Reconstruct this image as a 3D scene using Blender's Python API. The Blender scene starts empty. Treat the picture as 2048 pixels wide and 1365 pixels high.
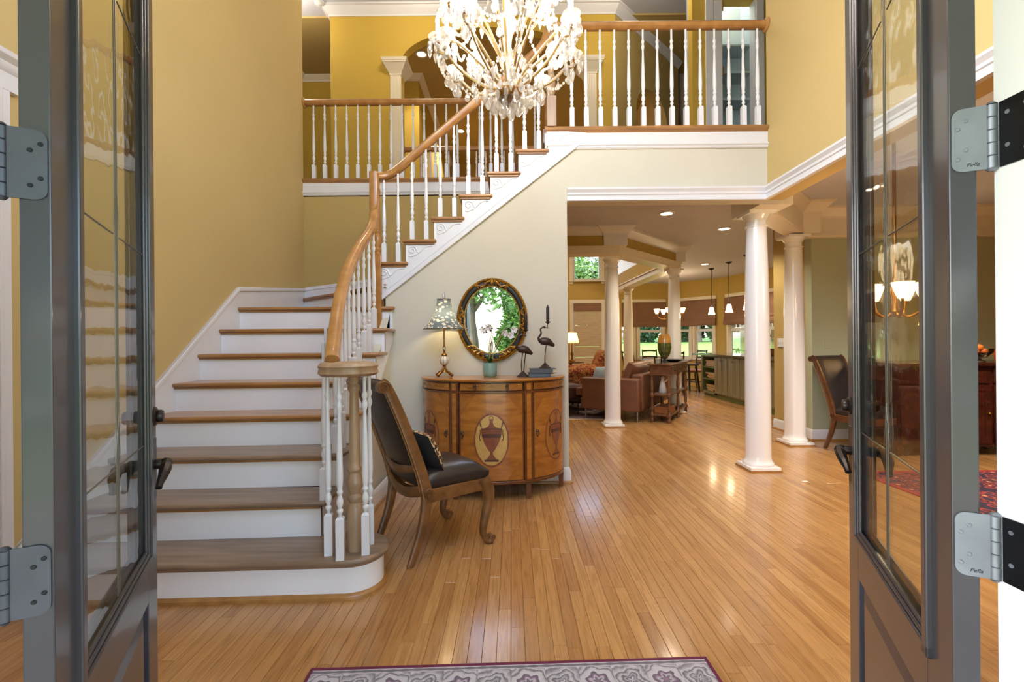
import bpy, math, random
from mathutils import Vector, Matrix
random.seed(7)
PI = math.pi
S = bpy.context.scene
COL = S.collection

# ------------------------------------------------------------------ camera
ROLL = 0.0087
FPX, CAMH = 910.0, 1.24
cam = bpy.data.cameras.new('camera')
cam.sensor_width = 36.0
cam.lens = FPX / 2048 * 36.0
cam.clip_start = 0.03
cam.clip_end = 300
camo = bpy.data.objects.new('camera', cam)
COL.objects.link(camo)
cr, sr = math.cos(ROLL), math.sin(ROLL)
camo.matrix_world = Matrix(((cr, sr, 0, 0), (0, 0, -1, 0), (-sr, cr, 0, CAMH), (0, 0, 0, 1)))
S.camera = camo

# ------------------------------------------------------------------ light and exposure
S.view_settings.view_transform = 'Standard'
S.view_settings.look = 'None'
S.view_settings.exposure = 0.35
S.view_settings.gamma = 1.0
S.view_settings.use_curve_mapping = False
S.cycles.max_bounces = 8
S.cycles.diffuse_bounces = 5
S.cycles.glossy_bounces = 4
S.cycles.transmission_bounces = 8
S.cycles.transparent_max_bounces = 24
S.cycles.caustics_reflective = False
S.cycles.caustics_refractive = False
S.cycles.sample_clamp_indirect = 4.0
S.cycles.sample_clamp_direct = 0.0
S.cycles.use_denoising = True

W = bpy.data.worlds.new('sky')
S.world = W
W.use_nodes = True
wn = W.node_tree
wn.nodes.clear()
sky = wn.nodes.new('ShaderNodeTexSky')
sky.sky_type = 'NISHITA'
sky.sun_disc = False
sky.sun_elevation = math.radians(52)
sky.sun_rotation = math.radians(250)
sky.air_density = 1.0
sky.dust_density = 3.0
sky.ozone_density = 1.0
bg = wn.nodes.new('ShaderNodeBackground')
bg.inputs['Strength'].default_value = 1.5
wo = wn.nodes.new('ShaderNodeOutputWorld')
wn.links.new(sky.outputs[0], bg.inputs[0])
wn.links.new(bg.outputs[0], wo.inputs[0])

sun = bpy.data.lights.new('sun', 'SUN')
sun.energy = 3.2
sun.angle = 0.02
sun.color = (1, 0.95, 0.86)
suno = bpy.data.objects.new('sun', sun)
COL.objects.link(suno)
suno.rotation_euler = (math.radians(-12), math.radians(40), 0)

# ------------------------------------------------------------------ helpers
def at(px, py, Y):
    """world point at depth Y that the photograph shows at pixel px,py"""
    u = (px - 1024) / FPX * Y
    v = (682.5 - py) / FPX * Y
    return Vector((u * cr + v * sr, Y, CAMH - u * sr + v * cr))

def fl(px, py, z=0.0):
    """point of the level z seen at pixel px,py"""
    d = at(px, py, 1.0) - Vector((0, 0, CAMH))
    t = (z - CAMH) / d.z
    return Vector((d.x * t, d.y * t, z))

def lin(c):
    return tuple(((x / 255) / 12.92 if x / 255 <= .04045 else ((x / 255 + .055) / 1.055) ** 2.4) for x in c)

def nodes(m):
    m.use_nodes = True
    return m.node_tree.nodes, m.node_tree.links, m.node_tree.nodes['Principled BSDF']

def M(name, c, rough=.5, metal=0., spec=.5, var=None, bump=None, coat=0., emit=None, estr=0., c2=None, stretch=None, transm=0., sheen=0.):
    m = bpy.data.materials.new(name)
    n, l, p = nodes(m)
    L = lin(c)
    p.inputs['Base Color'].default_value = (*L, 1)
    p.inputs['Roughness'].default_value = rough
    p.inputs['Metallic'].default_value = metal
    p.inputs['Specular IOR Level'].default_value = spec
    p.inputs['Coat Weight'].default_value = coat
    p.inputs['Coat Roughness'].default_value = .08
    p.inputs['Transmission Weight'].default_value = transm
    p.inputs['Sheen Weight'].default_value = sheen
    if emit:
        p.inputs['Emission Color'].default_value = (*lin(emit), 1)
        p.inputs['Emission Strength'].default_value = estr
    tc = None
    if var or bump:
        tc = n.new('ShaderNodeTexCoord')
        mp = n.new('ShaderNodeMapping')
        mp.inputs['Scale'].default_value = stretch or (1, 1, 1)
        l.new(tc.outputs['Object'], mp.inputs['Vector'])
    if var:
        nt = n.new('ShaderNodeTexNoise')
        nt.inputs['Scale'].default_value = var[0]
        nt.inputs['Detail'].default_value = 5
        l.new(mp.outputs[0], nt.inputs['Vector'])
        rp = n.new('ShaderNodeValToRGB')
        k = var[1]
        A = [max(0, x * (1 - k)) for x in L]
        B = lin(c2) if c2 else [min(1, x * (1 + k)) for x in L]
        rp.color_ramp.elements[0].color = (*A, 1)
        rp.color_ramp.elements[0].position = .32
        rp.color_ramp.elements[1].color = (*B, 1)
        rp.color_ramp.elements[1].position = .68
        l.new(nt.outputs['Fac'], rp.inputs[0])
        l.new(rp.outputs[0], p.inputs['Base Color'])
    if bump:
        nb = n.new('ShaderNodeTexNoise')
        nb.inputs['Scale'].default_value = bump[0]
        nb.inputs['Detail'].default_value = 4
        l.new(mp.outputs[0], nb.inputs['Vector'])
        b = n.new('ShaderNodeBump')
        b.inputs['Strength'].default_value = bump[1]
        b.inputs['Distance'].default_value = .01
        l.new(nb.outputs['Fac'], b.inputs['Height'])
        l.new(b.outputs[0], p.inputs['Normal'])
    return m

def wood(name, c1, c2, rough=.35, stretch=(1, 14, 14), scale=3, coat=.2, bump=.08):
    m = M(name, c1, rough, var=(scale, .0), c2=c2, bump=(scale * 4, bump), stretch=stretch, coat=coat)
    return m

def glassmat(name, tint=(1, 1, 1), refl=.5, rough=.0, wavy=0.):
    m = bpy.data.materials.new(name)
    m.use_nodes = True
    n, l = m.node_tree.nodes, m.node_tree.links
    n.clear()
    o = n.new('ShaderNodeOutputMaterial')
    t = n.new('ShaderNodeBsdfTransparent'); t.inputs[0].default_value = (*tint, 1)
    g = n.new('ShaderNodeBsdfGlossy'); g.inputs['Roughness'].default_value = rough
    f = n.new('ShaderNodeFresnel'); f.inputs['IOR'].default_value = 1.45
    mu = n.new('ShaderNodeMath'); mu.operation = 'MULTIPLY'; mu.inputs[1].default_value = refl
    mx = n.new('ShaderNodeMixShader')
    l.new(f.outputs[0], mu.inputs[0]); l.new(mu.outputs[0], mx.inputs[0])
    l.new(t.outputs[0], mx.inputs[1]); l.new(g.outputs[0], mx.inputs[2]); l.new(mx.outputs[0], o.inputs[0])
    if wavy:
        tc = n.new('ShaderNodeTexCoord'); nt = n.new('ShaderNodeTexNoise'); nt.inputs['Scale'].default_value = 9
        b = n.new('ShaderNodeBump'); b.inputs['Strength'].default_value = wavy; b.inputs['Distance'].default_value = .02
        l.new(tc.outputs['Object'], nt.inputs['Vector']); l.new(nt.outputs['Fac'], b.inputs['Height'])
        l.new(b.outputs[0], g.inputs['Normal'])
    return m

class MB:
    def __init__(s):
        s.v = []; s.f = []
    def add(s, vs, fs):
        k = len(s.v)
        s.v += [tuple(x) for x in vs]
        s.f += [tuple(i + k for i in q) for q in fs]
        return s
    def box(s, x0, y0, z0, x1, y1, z1):
        x0, x1 = min(x0, x1), max(x0, x1); y0, y1 = min(y0, y1), max(y0, y1); z0, z1 = min(z0, z1), max(z0, z1)
        return s.add([(x0, y0, z0), (x1, y0, z0), (x1, y1, z0), (x0, y1, z0), (x0, y0, z1), (x1, y0, z1), (x1, y1, z1), (x0, y1, z1)],
                     [(0, 3, 2, 1), (4, 5, 6, 7), (0, 1, 5, 4), (1, 2, 6, 5), (2, 3, 7, 6), (3, 0, 4, 7)])
    def obox(s, c, ax, ay, az):
        c, ax, ay, az = map(Vector, (c, ax, ay, az))
        V = [c + ax * i + ay * j + az * k for k in (-1, 1) for i, j in ((-1, -1), (1, -1), (1, 1), (-1, 1))]
        return s.add(V, [(0, 3, 2, 1), (4, 5, 6, 7), (0, 1, 5, 4), (1, 2, 6, 5), (2, 3, 7, 6), (3, 0, 4, 7)])
    def prism(s, poly, z0, z1):
        n = len(poly)
        a = sum(poly[i][0] * poly[(i + 1) % n][1] - poly[(i + 1) % n][0] * poly[i][1] for i in range(n))
        if a < 0: poly = poly[::-1]
        V = [(p[0], p[1], z0) for p in poly] + [(p[0], p[1], z1) for p in poly]
        F = [tuple(range(n))[::-1], tuple(range(n, 2 * n))] + [(i, (i + 1) % n, n + (i + 1) % n, n + i) for i in range(n)]
        return s.add(V, F)
    def ext(s, poly, d):
        """3D polygon extruded by the vector d"""
        poly = [Vector(p) for p in poly]; d = Vector(d); n = len(poly)
        nm = Vector((0, 0, 0))
        for i in range(n): nm += poly[i].cross(poly[(i + 1) % n])
        if nm.dot(d) > 0: poly = poly[::-1]
        V = poly + [p + d for p in poly]
        F = [tuple(range(n)), tuple(range(n, 2 * n))[::-1]] + [(i, n + i, n + (i + 1) % n, (i + 1) % n) for i in range(n)]
        return s.add(V, F)
    def lathe(s, prof, c=(0, 0, 0), seg=16, caps=True, xs=1, ys=1):
        """prof: (radius, z) from bottom to top"""
        V = []; F = []
        for r, z in prof:
            for k in range(seg):
                a = 2 * PI * (k + .5) / seg
                V.append((c[0] + r * math.cos(a) * xs, c[1] + r * math.sin(a) * ys, c[2] + z))
        n = len(prof)
        for i in range(n - 1):
            for k in range(seg):
                k2 = (k + 1) % seg
                F.append((i * seg + k, i * seg + k2, (i + 1) * seg + k2, (i + 1) * seg + k))
        if caps and prof[0][0] > 1e-5: F.append(tuple(range(seg))[::-1])
        if caps and prof[-1][0] > 1e-5: F.append(tuple(range((n - 1) * seg, n * seg)))
        return s.add(V, F)
    def tube(s, pts, rad, seg=8, sec=None, up=None, closed=False):
        """tube along pts; rad a number or list; sec: list of (a,b) unit section scaled by rad; up: fixed b axis"""
        pts = [Vector(p) for p in pts]; n = len(pts)
        if not isinstance(rad, (list, tuple)): rad = [rad] * n
        if sec is None: sec = [(math.cos(2 * PI * k / seg), math.sin(2 * PI * k / seg)) for k in range(seg)]
        m = len(sec); V = []; F = []
        pu = None
        for i, p in enumerate(pts):
            if closed: t = pts[(i + 1) % n] - pts[i - 1]
            else: t = pts[min(i + 1, n - 1)] - pts[max(i - 1, 0)]
            t = t.normalized() if t.length > 1e-9 else Vector((0, 0, 1))
            if up is not None:
                b = Vector(up); b = b - t * b.dot(t)
                if b.length < 1e-3: b = pu or Vector((0, 1, 0)); b = b - t * b.dot(t)
            else:
                b = pu if pu is not None else (Vector((0, 0, 1)) if abs(t.z) < .9 else Vector((1, 0, 0)))
                b = b - t * b.dot(t)
            b.normalize(); pu = b
            a = t.cross(b)
            for q in sec: V.append(p + a * q[0] * rad[i] + b * q[1] * rad[i])
        R = n if closed else n - 1
        for i in range(R):
            j = (i + 1) % n
            for k in range(m):
                k2 = (k + 1) % m
                F.append((i * m + k, i * m + k2, j * m + k2, j * m + k))
        if not closed:
            F.append(tuple(range(m))[::-1]); F.append(tuple(range((n - 1) * m, n * m)))
        return s.add(V, F)
    def sweep(s, prof, path, closed=False):
        """moulding: prof (a,b): a to the LEFT of the horizontal path, b up; mitred"""
        path = [Vector(p) for p in path]; n = len(path); m = len(prof); V = []; F = []
        def nl(d): d = Vector((d.x, d.y, 0)).normalized(); return Vector((-d.y, d.x, 0))
        for i, p in enumerate(path):
            if closed or 0 < i < n - 1:
                n1 = nl(p - path[i - 1]); n2 = nl(path[(i + 1) % n] - p)
                nn = (n1 + n2).normalized(); nn = nn / max(.3, nn.dot(n1))
            else:
                nn = nl(path[1] - path[0]) if i == 0 else nl(path[-1] - path[-2])
            for a, b in prof: V.append(p + nn * a + Vector((0, 0, b)))
        for i in range(n if closed else n - 1):
            j = (i + 1) % n
            for k in range(m):
                k2 = (k + 1) % m
                F.append((i * m + k, i * m + k2, j * m + k2, j * m + k))
        if not closed:
            F.append(tuple(range(m))[::-1]); F.append(tuple(range((n - 1) * m, n * m)))
        return s.add(V, F)
    def ball(s, c, r, seg=10, rings=6, sz=1.0):
        pr = [(r * math.sin(PI * i / rings), -r * sz * math.cos(PI * i / rings)) for i in range(rings + 1)]
        pr[0] = (0.0, pr[0][1]); pr[-1] = (0.0, pr[-1][1])
        pr = [(max(x, 1e-4), z) for x, z in pr]
        return s.lathe(pr, c, seg)
    def xf(s, mat, k=0):
        s.v = s.v[:k] + [tuple(mat @ Vector(p)) for p in s.v[k:]]
        return s
    def mesh(s, name, mat, smooth=.6, bev=0):
        me = bpy.data.meshes.new(name)
        me.from_pydata(s.v, [], s.f)
        me.update()
        if mat: me.materials.append(mat)
        if smooth:
            for p in me.polygons: p.use_smooth = True
            me.set_sharp_from_angle(angle=smooth)
        return me
    def build(s, name, mat, parent=None, smooth=.6, bev=0, label=None):
        o = bpy.data.objects.new(name, s.mesh(name, mat, smooth))
        return link(o, parent, bev, label)

WORLDTH = {}
def link(o, parent=None, bev=0, label=None):
    COL.objects.link(o)
    if parent is not None:
        o.parent = parent
        if parent.name in WORLDTH: o.matrix_parent_inverse = WORLDTH[parent.name]
    if bev:
        b = o.modifiers.new('bevel', 'BEVEL'); b.width = bev; b.segments = 2; b.limit_method = 'ANGLE'; b.angle_limit = .6
        b.harden_normals = False
    if label: o['label'] = label
    return o

def tag(o, label, cat=None, group=None, kind=None):
    o['label'] = label
    if cat: o['category'] = cat
    if group: o['group'] = group
    if kind: o['kind'] = kind
    return o

def thing(name, label, cat, loc=(0, 0, 0), rz=0, group=None, local=False, kind=None):
    o = bpy.data.objects.new(name, None)
    COL.objects.link(o)
    o.empty_display_size = .1
    o.location = loc
    o.rotation_euler = (0, 0, rz)
    if not local: WORLDTH[o.name] = Matrix.Translation(-Vector(loc)) if rz == 0 else (Matrix.Translation(Vector(loc)) @ Matrix.Rotation(rz, 4, 'Z')).inverted()
    tag(o, label, cat, group, kind)
    return o

def struct(o, label, cat=None):
    o['kind'] = 'structure'
    o['label'] = label
    if cat: o['category'] = cat
    return o

def inst(name, me, parent, loc=(0, 0, 0), rz=0, sc=(1, 1, 1)):
    o = bpy.data.objects.new(name, me)
    COL.objects.link(o)
    o.parent = parent
    if parent is not None and parent.name in WORLDTH: o.matrix_parent_inverse = WORLDTH[parent.name]
    o.location = loc; o.rotation_euler = (0, 0, rz); o.scale = sc
    return o

def dup(root, loc, rz, label, group=None):
    r = root.copy(); COL.objects.link(r); r.location = loc; r.rotation_euler = (0, 0, rz); r['label'] = label
    if group: r['group'] = group
    for ch in list(root.children):
        c = ch.copy(); COL.objects.link(c); c.parent = r
        for g in list(ch.children):
            d = g.copy(); COL.objects.link(d); d.parent = c
    return r

def lamp(name, kind, loc, energy, color=(1, .8, .55), size=.05, parent=None, spot=None, rot=None, blend=.6):
    d = bpy.data.lights.new(name, kind)
    d.energy = energy; d.color = color
    if kind == 'AREA':
        d.shape = 'DISK'; d.size = size
    else: d.shadow_soft_size = size
    if spot: d.spot_size = spot; d.spot_blend = blend
    o = bpy.data.objects.new(name, d); COL.objects.link(o)
    o.location = loc
    if rot: o.rotation_euler = rot
    if parent is not None:
        o.parent = parent
        if parent.name in WORLDTH: o.matrix_parent_inverse = WORLDTH[parent.name]
    return o

def spline(P, n=8):
    """Catmull-Rom through points (any dimension), n steps per span"""
    P = [Vector(p) for p in P]; out = []
    for i in range(len(P) - 1):
        a = P[max(i - 1, 0)]; b = P[i]; c = P[i + 1]; d = P[min(i + 2, len(P) - 1)]
        for k in range(n):
            t = k / n
            out.append(.5 * ((2 * b) + (c - a) * t + (2 * a - 5 * b + 4 * c - d) * t * t + (3 * b - a - 3 * c + d) * t ** 3))
    out.append(P[-1])
    return out

# ------------------------------------------------------------------ materials
def paint(name, c, rough=.75):
    return M(name, c, rough, var=(1.2, .03), bump=(140, .04), spec=.3)
m_wall = paint('paint golden tan', (198, 174, 118))
m_beige = paint('paint beige', (208, 204, 188))  # paler beige than the golden walls, for the stair wall
m_yel = paint('paint mustard', (194, 162, 68))
m_hon = paint('paint honey', (186, 157, 84))
m_brown = paint('paint tan', (184, 160, 100))
m_sage = paint('paint sage', (178, 182, 152))
m_grey = paint('paint grey hall', (172, 160, 150))
m_ceil = paint('paint ceiling', (202, 203, 214))
m_white = M('white trim', (224, 224, 226), .32, spec=.5, var=(3, .015))
m_cream = M('cream trim', (232, 222, 200), .4)
m_base = M('white gloss', (226, 229, 235), .22, spec=.5, var=(4, .01))
m_oak = wood('oak rail', (180, 132, 74), (154, 106, 54), .32, (2, 2, 2), 6, .25)
m_oakx = wood('oak tread', (176, 128, 74), (140, 100, 62), .3, (.8, 9, 9), 3, .3)
m_oakg = wood('oak tread greyish', (150, 126, 104), (116, 96, 78), .35, (.8, 9, 9), 3, .2)  # greyer oak for the lowest treads and upper floor
m_oaky = wood('oak pale', (176, 150, 120), (150, 122, 92), .38, (8, 8, 1), 3, .15)  # paler oak for the volute and some newels
# ================================================================== SETTING
XL, XR, YW, YB, ZF, ZC1, ZC2 = -2.35, 2.24, 3.97, 5.16, 3.096, 2.80, 5.95
R_, G_ = .1935, .2516
HEAD = 2.45
YA = 6.40
fr = .0572

# ---- floor: slab with oak strip planks
m_slab = M('dark joint', (70, 44, 24), .8)
floor = MB().box(-5.0, .2, -.12, 9.0, 13.2, -.013).build('floor', m_slab, smooth=0)
struct(floor, 'honey oak strip floor running away from the front door', 'floor')

def plank_material():
    m = bpy.data.materials.new('oak strip')
    n, l, p = nodes(m)
    a = n.new('ShaderNodeVertexColor'); a.layer_name = 'tone'
    sp = n.new('ShaderNodeSeparateColor'); l.new(a.outputs[0], sp.inputs[0])
    tc = n.new('ShaderNodeTexCoord')
    mp = n.new('ShaderNodeMapping'); mp.inputs['Scale'].default_value = (40, 2.2, 1)
    add = n.new('ShaderNodeVectorMath'); add.operation = 'ADD'
    cb = n.new('ShaderNodeCombineXYZ')
    mlt = n.new('ShaderNodeMath'); mlt.operation = 'MULTIPLY'; mlt.inputs[1].default_value = 37
    l.new(sp.outputs[1], mlt.inputs[0]); l.new(mlt.outputs[0], cb.inputs[1]); l.new(mlt.outputs[0], cb.inputs[2])
    l.new(tc.outputs['Object'], mp.inputs[0]); l.new(mp.outputs[0], add.inputs[0]); l.new(cb.outputs[0], add.inputs[1])
    nt = n.new('ShaderNodeTexNoise'); nt.inputs['Scale'].default_value = 1.6; nt.inputs['Detail'].default_value = 6; nt.inputs['Distortion'].default_value = 1.2
    l.new(add.outputs[0], nt.inputs['Vector'])
    r1 = n.new('ShaderNodeValToRGB')
    r1.color_ramp.elements[0].color = (*lin((166, 120, 72)), 1); r1.color_ramp.elements[0].position = 0
    r1.color_ramp.elements[1].color = (*lin((194, 150, 96)), 1); r1.color_ramp.elements[1].position = 1
    l.new(sp.outputs[0], r1.inputs[0])
    r2 = n.new('ShaderNodeValToRGB')
    r2.color_ramp.elements[0].color = (.82, .77, .70, 1); r2.color_ramp.elements[0].position = .36
    r2.color_ramp.elements[1].color = (1.05, 1.03, 1.0, 1); r2.color_ramp.elements[1].position = .56
    l.new(nt.outputs['Fac'], r2.inputs[0])
    mx = n.new('ShaderNodeMix'); mx.data_type = 'RGBA'; mx.blend_type = 'MULTIPLY'; mx.inputs[0].default_value = 1
    l.new(r1.outputs[0], mx.inputs[6]); l.new(r2.outputs[0], mx.inputs[7])
    l.new(mx.outputs[2], p.inputs['Base Color'])
    p.inputs['Roughness'].default_value = .27
    p.inputs['Specular IOR Level'].default_value = .5
    p.inputs['Coat Weight'].default_value = .35; p.inputs['Coat Roughness'].default_value = .12
    b = n.new('ShaderNodeBump'); b.inputs['Strength'].default_value = .12; b.inputs['Distance'].default_value = .004
    nb = n.new('ShaderNodeTexNoise'); nb.inputs['Scale'].default_value = 5; nb.inputs['Detail'].default_value = 3
    mb = n.new('ShaderNodeMapping'); mb.inputs['Scale'].default_value = (4, 1, 1)
    l.new(tc.outputs['Object'], mb.inputs[0]); l.new(mb.outputs[0], nb.inputs[0]); l.new(nb.outputs['Fac'], b.inputs['Height'])
    l.new(b.outputs[0], p.inputs['Normal']); l.new(b.outputs[0], p.inputs['Coat Normal'])
    return m
m_plank = plank_material()
rnd = random.Random(3)
planks = []
row = 0
x = -2.36
while x < 8.2:
    y = .3 - rnd.random() * .8
    while y < 13:
        L = rnd.choice((.45, .6, .75, .9, 1.1, 1.4, 1.7)) * rnd.uniform(.85, 1.15)
        y1 = min(y + L, 13.1)
        hidden = (x < -1.15 and y > 2.3) or (x < -1.6 and y > 3.9)
        if not hidden and y1 > .35:
            planks.append((x, max(y, .3), y1, min(1, max(0, rnd.gauss(.5, .22))), rnd.random()))
        y = y1
    x += fr; row += 1
def psize(q):
    x, y0, y1, t, s = q
    yc = (max(y0, 1.6) + y1) / 2
    if yc < 1.65: return 0
    px = x / yc
    lo = -.775 if yc > 1.5 else -.7
    if not (-.775 < px < .735): return 0
    if px < -.31 and y0 > 2.0: return 0
    if y0 > 3.95 and x < .45: return 0
    dy = 910 * CAMH * (1 / max(y0, 1.65) - 1 / max(y1, 1.66))
    return fr * 910 / yc * dy
planks.sort(key=psize, reverse=True)
def plank_mb(mb, q):
    x, y0, y1 = q[:3]
    e = .0012; dz = (q[3] - .5) * .0006
    x0, x1, a, b = x + .0005, x + fr - .0005, y0 + .0006, y1 - .0006
    mb.add([(x0, a, -.013), (x1, a, -.013), (x1, b, -.013), (x0, b, -.013), (x0 , a, -.0012 + dz), (x1, a, -.0012 + dz), (x1, b, -.0012 + dz), (x0, b, -.0012 + dz),
            (x0 + e, a + e, dz), (x1 - e, a + e, dz), (x1 - e, b - e, dz), (x0 + e, b - e, dz)],
           [(0, 1, 5, 4), (1, 2, 6, 5), (2, 3, 7, 6), (3, 0, 4, 7), (4, 5, 9, 8), (5, 6, 10, 9), (6, 7, 11, 10), (7, 4, 8, 11), (8, 9, 10, 11)])
def tones(me, qs):
    ca = me.color_attributes.new('tone', 'FLOAT_COLOR', 'POINT')
    d = []
    for q in qs: d += [q[3], q[4], 0, 1] * 12
    ca.data.foreach_set('color', d)
for q in planks[:300]:
    mb = MB(); plank_mb(mb, q)
    o = mb.build('plank', m_plank, floor, smooth=0)
    tones(o.data, [q])
mb = MB()
for q in planks[300:]: plank_mb(mb, q)
o = mb.build('plank_field', m_plank, floor, smooth=0); tones(o.data, planks[300:]); o['kind'] = 'stuff'

# ---- shell
def sw(name, label, mb, mat, cat='wall'):
    return struct(mb.build(name, mat, smooth=0), label, cat)
sw('wall_left', 'tall golden wall rising beside the lower stairs', MB().box(XL - .12, .7, 0, XL, YB, ZC2), m_wall)
mb = MB()
mb.ext([(XR, YW, HEAD), (XR, YW, ZC2), (XR, .7, ZC2), (XR, .7, HEAD)], (.14, 0, 0))
sw('wall_right', 'golden upper wall above the dining room opening', mb, m_wall)
# front wall (behind the opened doors)
mb = MB()
mb.box(-5, .50, 0, -.86, .63, 2.5); mb.box(.80, .56, 0, 9, .70, 2.5)
mb.box(-5, .56, 2.5, 9, .70, 2.9); mb.box(-5, .56, 2.9, -1.25, .70, 5.3); mb.box(1.25, .56, 2.9, 9, .70, 5.3); mb.box(-5, .56, 5.3, 9, .70, 6.0)  # unseen opening above the doors, added to let sky light in
sw('wall_front', 'front entry wall around the double doors', mb, m_wall)
# wall under the upper flight with the wide cased opening
def strz(x): return 1.575 + (x + 1.168) * .771
mb = MB()
mb.ext([(-1.10, YW, 0), (.489, YW, 0), (.489, YW, HEAD), (XR + .14, YW, HEAD), (XR + .14, YW, 3.0), (.66, YW, 3.0), (-1.10, YW, strz(-1.10))], (0, .12, 0))
sw('wall_under_stairs', 'beige wall below the upper stair flight behind the demilune cabinet', mb, m_beige)
# landing back wall
sw('wall_landing', 'tan wall behind the stair landing below the upper hall railing', MB().box(XL - .12, YB, 0, .6, YB + .1, ZF - .2), m_brown)
# outer shell
sw('wall_house_left', 'outer side wall of the house', MB().box(-5.0, .6, 0, -4.9, 13.2, 6), m_grey)
sw('wall_house_right', 'outer side wall beyond the dining room', MB().box(8.9, .6, 0, 9.0, 13.2, 6), m_sage)
struct(MB().box(-5, .5, ZC2, 9, 13.3, ZC2 + .1).build('ceiling', m_ceil, smooth=0), 'pale upper ceiling over foyer and upstairs hall', 'ceiling')
cp = [(.489, YW + .12), (XR, YW + .12), (XR + .14, .7), (8.9, .7), (8.9, 13), (2.4, 13), (2.66, 10.4), (2.74, 7.73), (1.43, 6.37), (-1.6, 6.37), (-1.6, YB + .1), (.489, YB + .1)]
struct(MB().prism(cp, ZC1, ZC1 + .06).build('ceiling_lower', m_ceil, smooth=0), 'pale grey ceiling of the ground floor hall and kitchen', 'ceiling')
struct(MB().box(-4.9, YA + .15, ZC2 - .03, 3.4, 12.0, ZC2 - .005).build('ceiling_great_room', m_brown, smooth=0), 'tan ceiling over the great room beyond the upstairs arch', 'ceiling')
# upper floor deck
dp = [(.29, YW + .02), (8.9, YW + .02), (8.9, 7.9), (3.2, 8.0), (2.84, 7.72), (1.5, 6.42), (-2.5, 6.42), (-2.5, 8.3), (-3.7, 8.3), (-3.7, YB), (.29, YB)]
struct(MB().prism(dp, ZF - .12, ZF).build('floor_upper', m_oakg, smooth=0), 'upper hall floor behind the railings', 'floor')

# ---- upper hall walls
def arch_wall(name, label, P0, P1, thick, z0, z1, a0, a1, zs, za, mat):
    """wall from P0 to P1 with an elliptical arch between the distances a0 and a1"""
    P0 = Vector((*P0, 0)); P1 = Vector((*P1, 0)); d = (P1 - P0); L = d.length; d.normalize(); nrm = Vector((-d.y, d.x, 0)) * thick
    N = 28; mb = MB()
    def quad(s0, s1, b0, b1, t):
        p = [P0 + d * s0 + Vector((0, 0, b0)), P0 + d * s1 + Vector((0, 0, b1)), P0 + d * s1 + Vector((0, 0, t)), P0 + d * s0 + Vector((0, 0, t))]
        mb.ext(p, nrm)
    quad(0, a0, z0, z0, z1); quad(a1, L, z0, z0, z1)
    c = (a0 + a1) / 2; h = (a1 - a0) / 2
    for i in range(N):
        t0, t1 = PI - PI * i / N, PI - PI * (i + 1) / N
        quad(c + h * math.cos(t0), c + h * math.cos(t1), zs + (za - zs) * math.sin(t0), zs + (za - zs) * math.sin(t1), z1)
    return sw(name, label, mb, mat)
YA = 6.40
arch_wall('wall_upper_arch', 'mustard upstairs wall with a wide arch above the railing', (-2.52, YA), (1.49, YA), .14, ZF, ZC2, 1.0, 3.58, 5.18, 5.66, m_yel)
arch_wall('wall_upper_angled', 'brown angled upstairs wall with a smaller arch at its far end', (1.49, YA), (2.86, 7.72), .14, ZF, ZC2, .55, 1.5, 4.7, 5.12, m_brown)
sw('wall_upper_passage', 'dim wall at the end of the upstairs passage', MB().box(-3.7, 8.25, ZF, -2.45, 8.35, ZC2).box(-2.52, YA + .14, ZF, -2.42, 8.25, ZC2).box(-3.75, YB, ZF, -3.65, 8.3, ZC2), m_grey)
sw('wall_upper_right', 'grey wall at the far right end of the upstairs hall', MB().box(2.8, 8.0, ZF, 8.9, 8.1, ZC2), m_grey)
mb = MB().box(2.13, 5.3, ZF, 2.31, 5.42, ZC2).box(2.93, 5.3, ZF, 8.9, 5.42, ZC2).box(2.31, 5.3, 5.2, 2.93, 5.42, ZC2)
sw('wall_closet', 'mustard upstairs wall around the linen closet door', mb, m_yel)
# great room behind
mb = MB().box(-5, 12.0, 0, 1.62, 12.12, ZC2).box(2.36, 12.0, 0, 2.9, 12.12, ZC2).box(1.62, 12.0, 0, 2.36, 12.12, .45).box(1.62, 12.0, 2.22, 2.36, 12.12, 2.82).box(1.62, 12.0, 3.5, 2.36, 12.12, ZC2)
sw('wall_great_room', 'yellow far wall of the great room with a tall shaded window', mb, m_hon)
sw('wall_great_room_left', 'yellow wall stepping out beyond the upstairs arch', MB().box(-4.9, 8.0, 0, -1.6, 12.0, ZC2), m_yel)
mb = MB()
P = [(-1.6, 6.37), (1.43, 6.37), (2.74, 7.73), (2.66, 10.4), (2.66, 12.0)]
def band(mb, path, z0, z1, t0, t1):
    mb.sweep([(t0, z0), (t1, z0), (t1, z1), (t0, z1)], [(p[0], p[1], 0) for p in path])
band(mb, P, ZC1, ZF - .13, -.01, .1); band(mb, P[2:], ZF - .13, ZC2, -.01, .1)
sw('wall_great_room_gallery', 'pale wall above the great room columns', mb, m_cream)
band(MBx := MB(), P, 2.53, ZC1, -.11, .11)
sw('wall_frieze', 'mustard frieze band above the great room columns', MBx, m_hon)
# dining room and kitchen walls
sw('wall_dining', 'sage green dining room wall behind the dark leather chair', MB().box(3.64, 5.52, 0, 8.9, 5.64, ZC1), m_sage)
sw('wall_passage_side', 'tan return wall behind the pair of columns', MB().box(3.645, 5.64, 0, 3.77, 6.33, ZC1), m_brown)
sw('wall_kitchen_right', 'kitchen wall beyond the green cabinets', MB().box(6.2, 5.64, 0, 6.3, 10.0, ZC1), m_brown)

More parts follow.
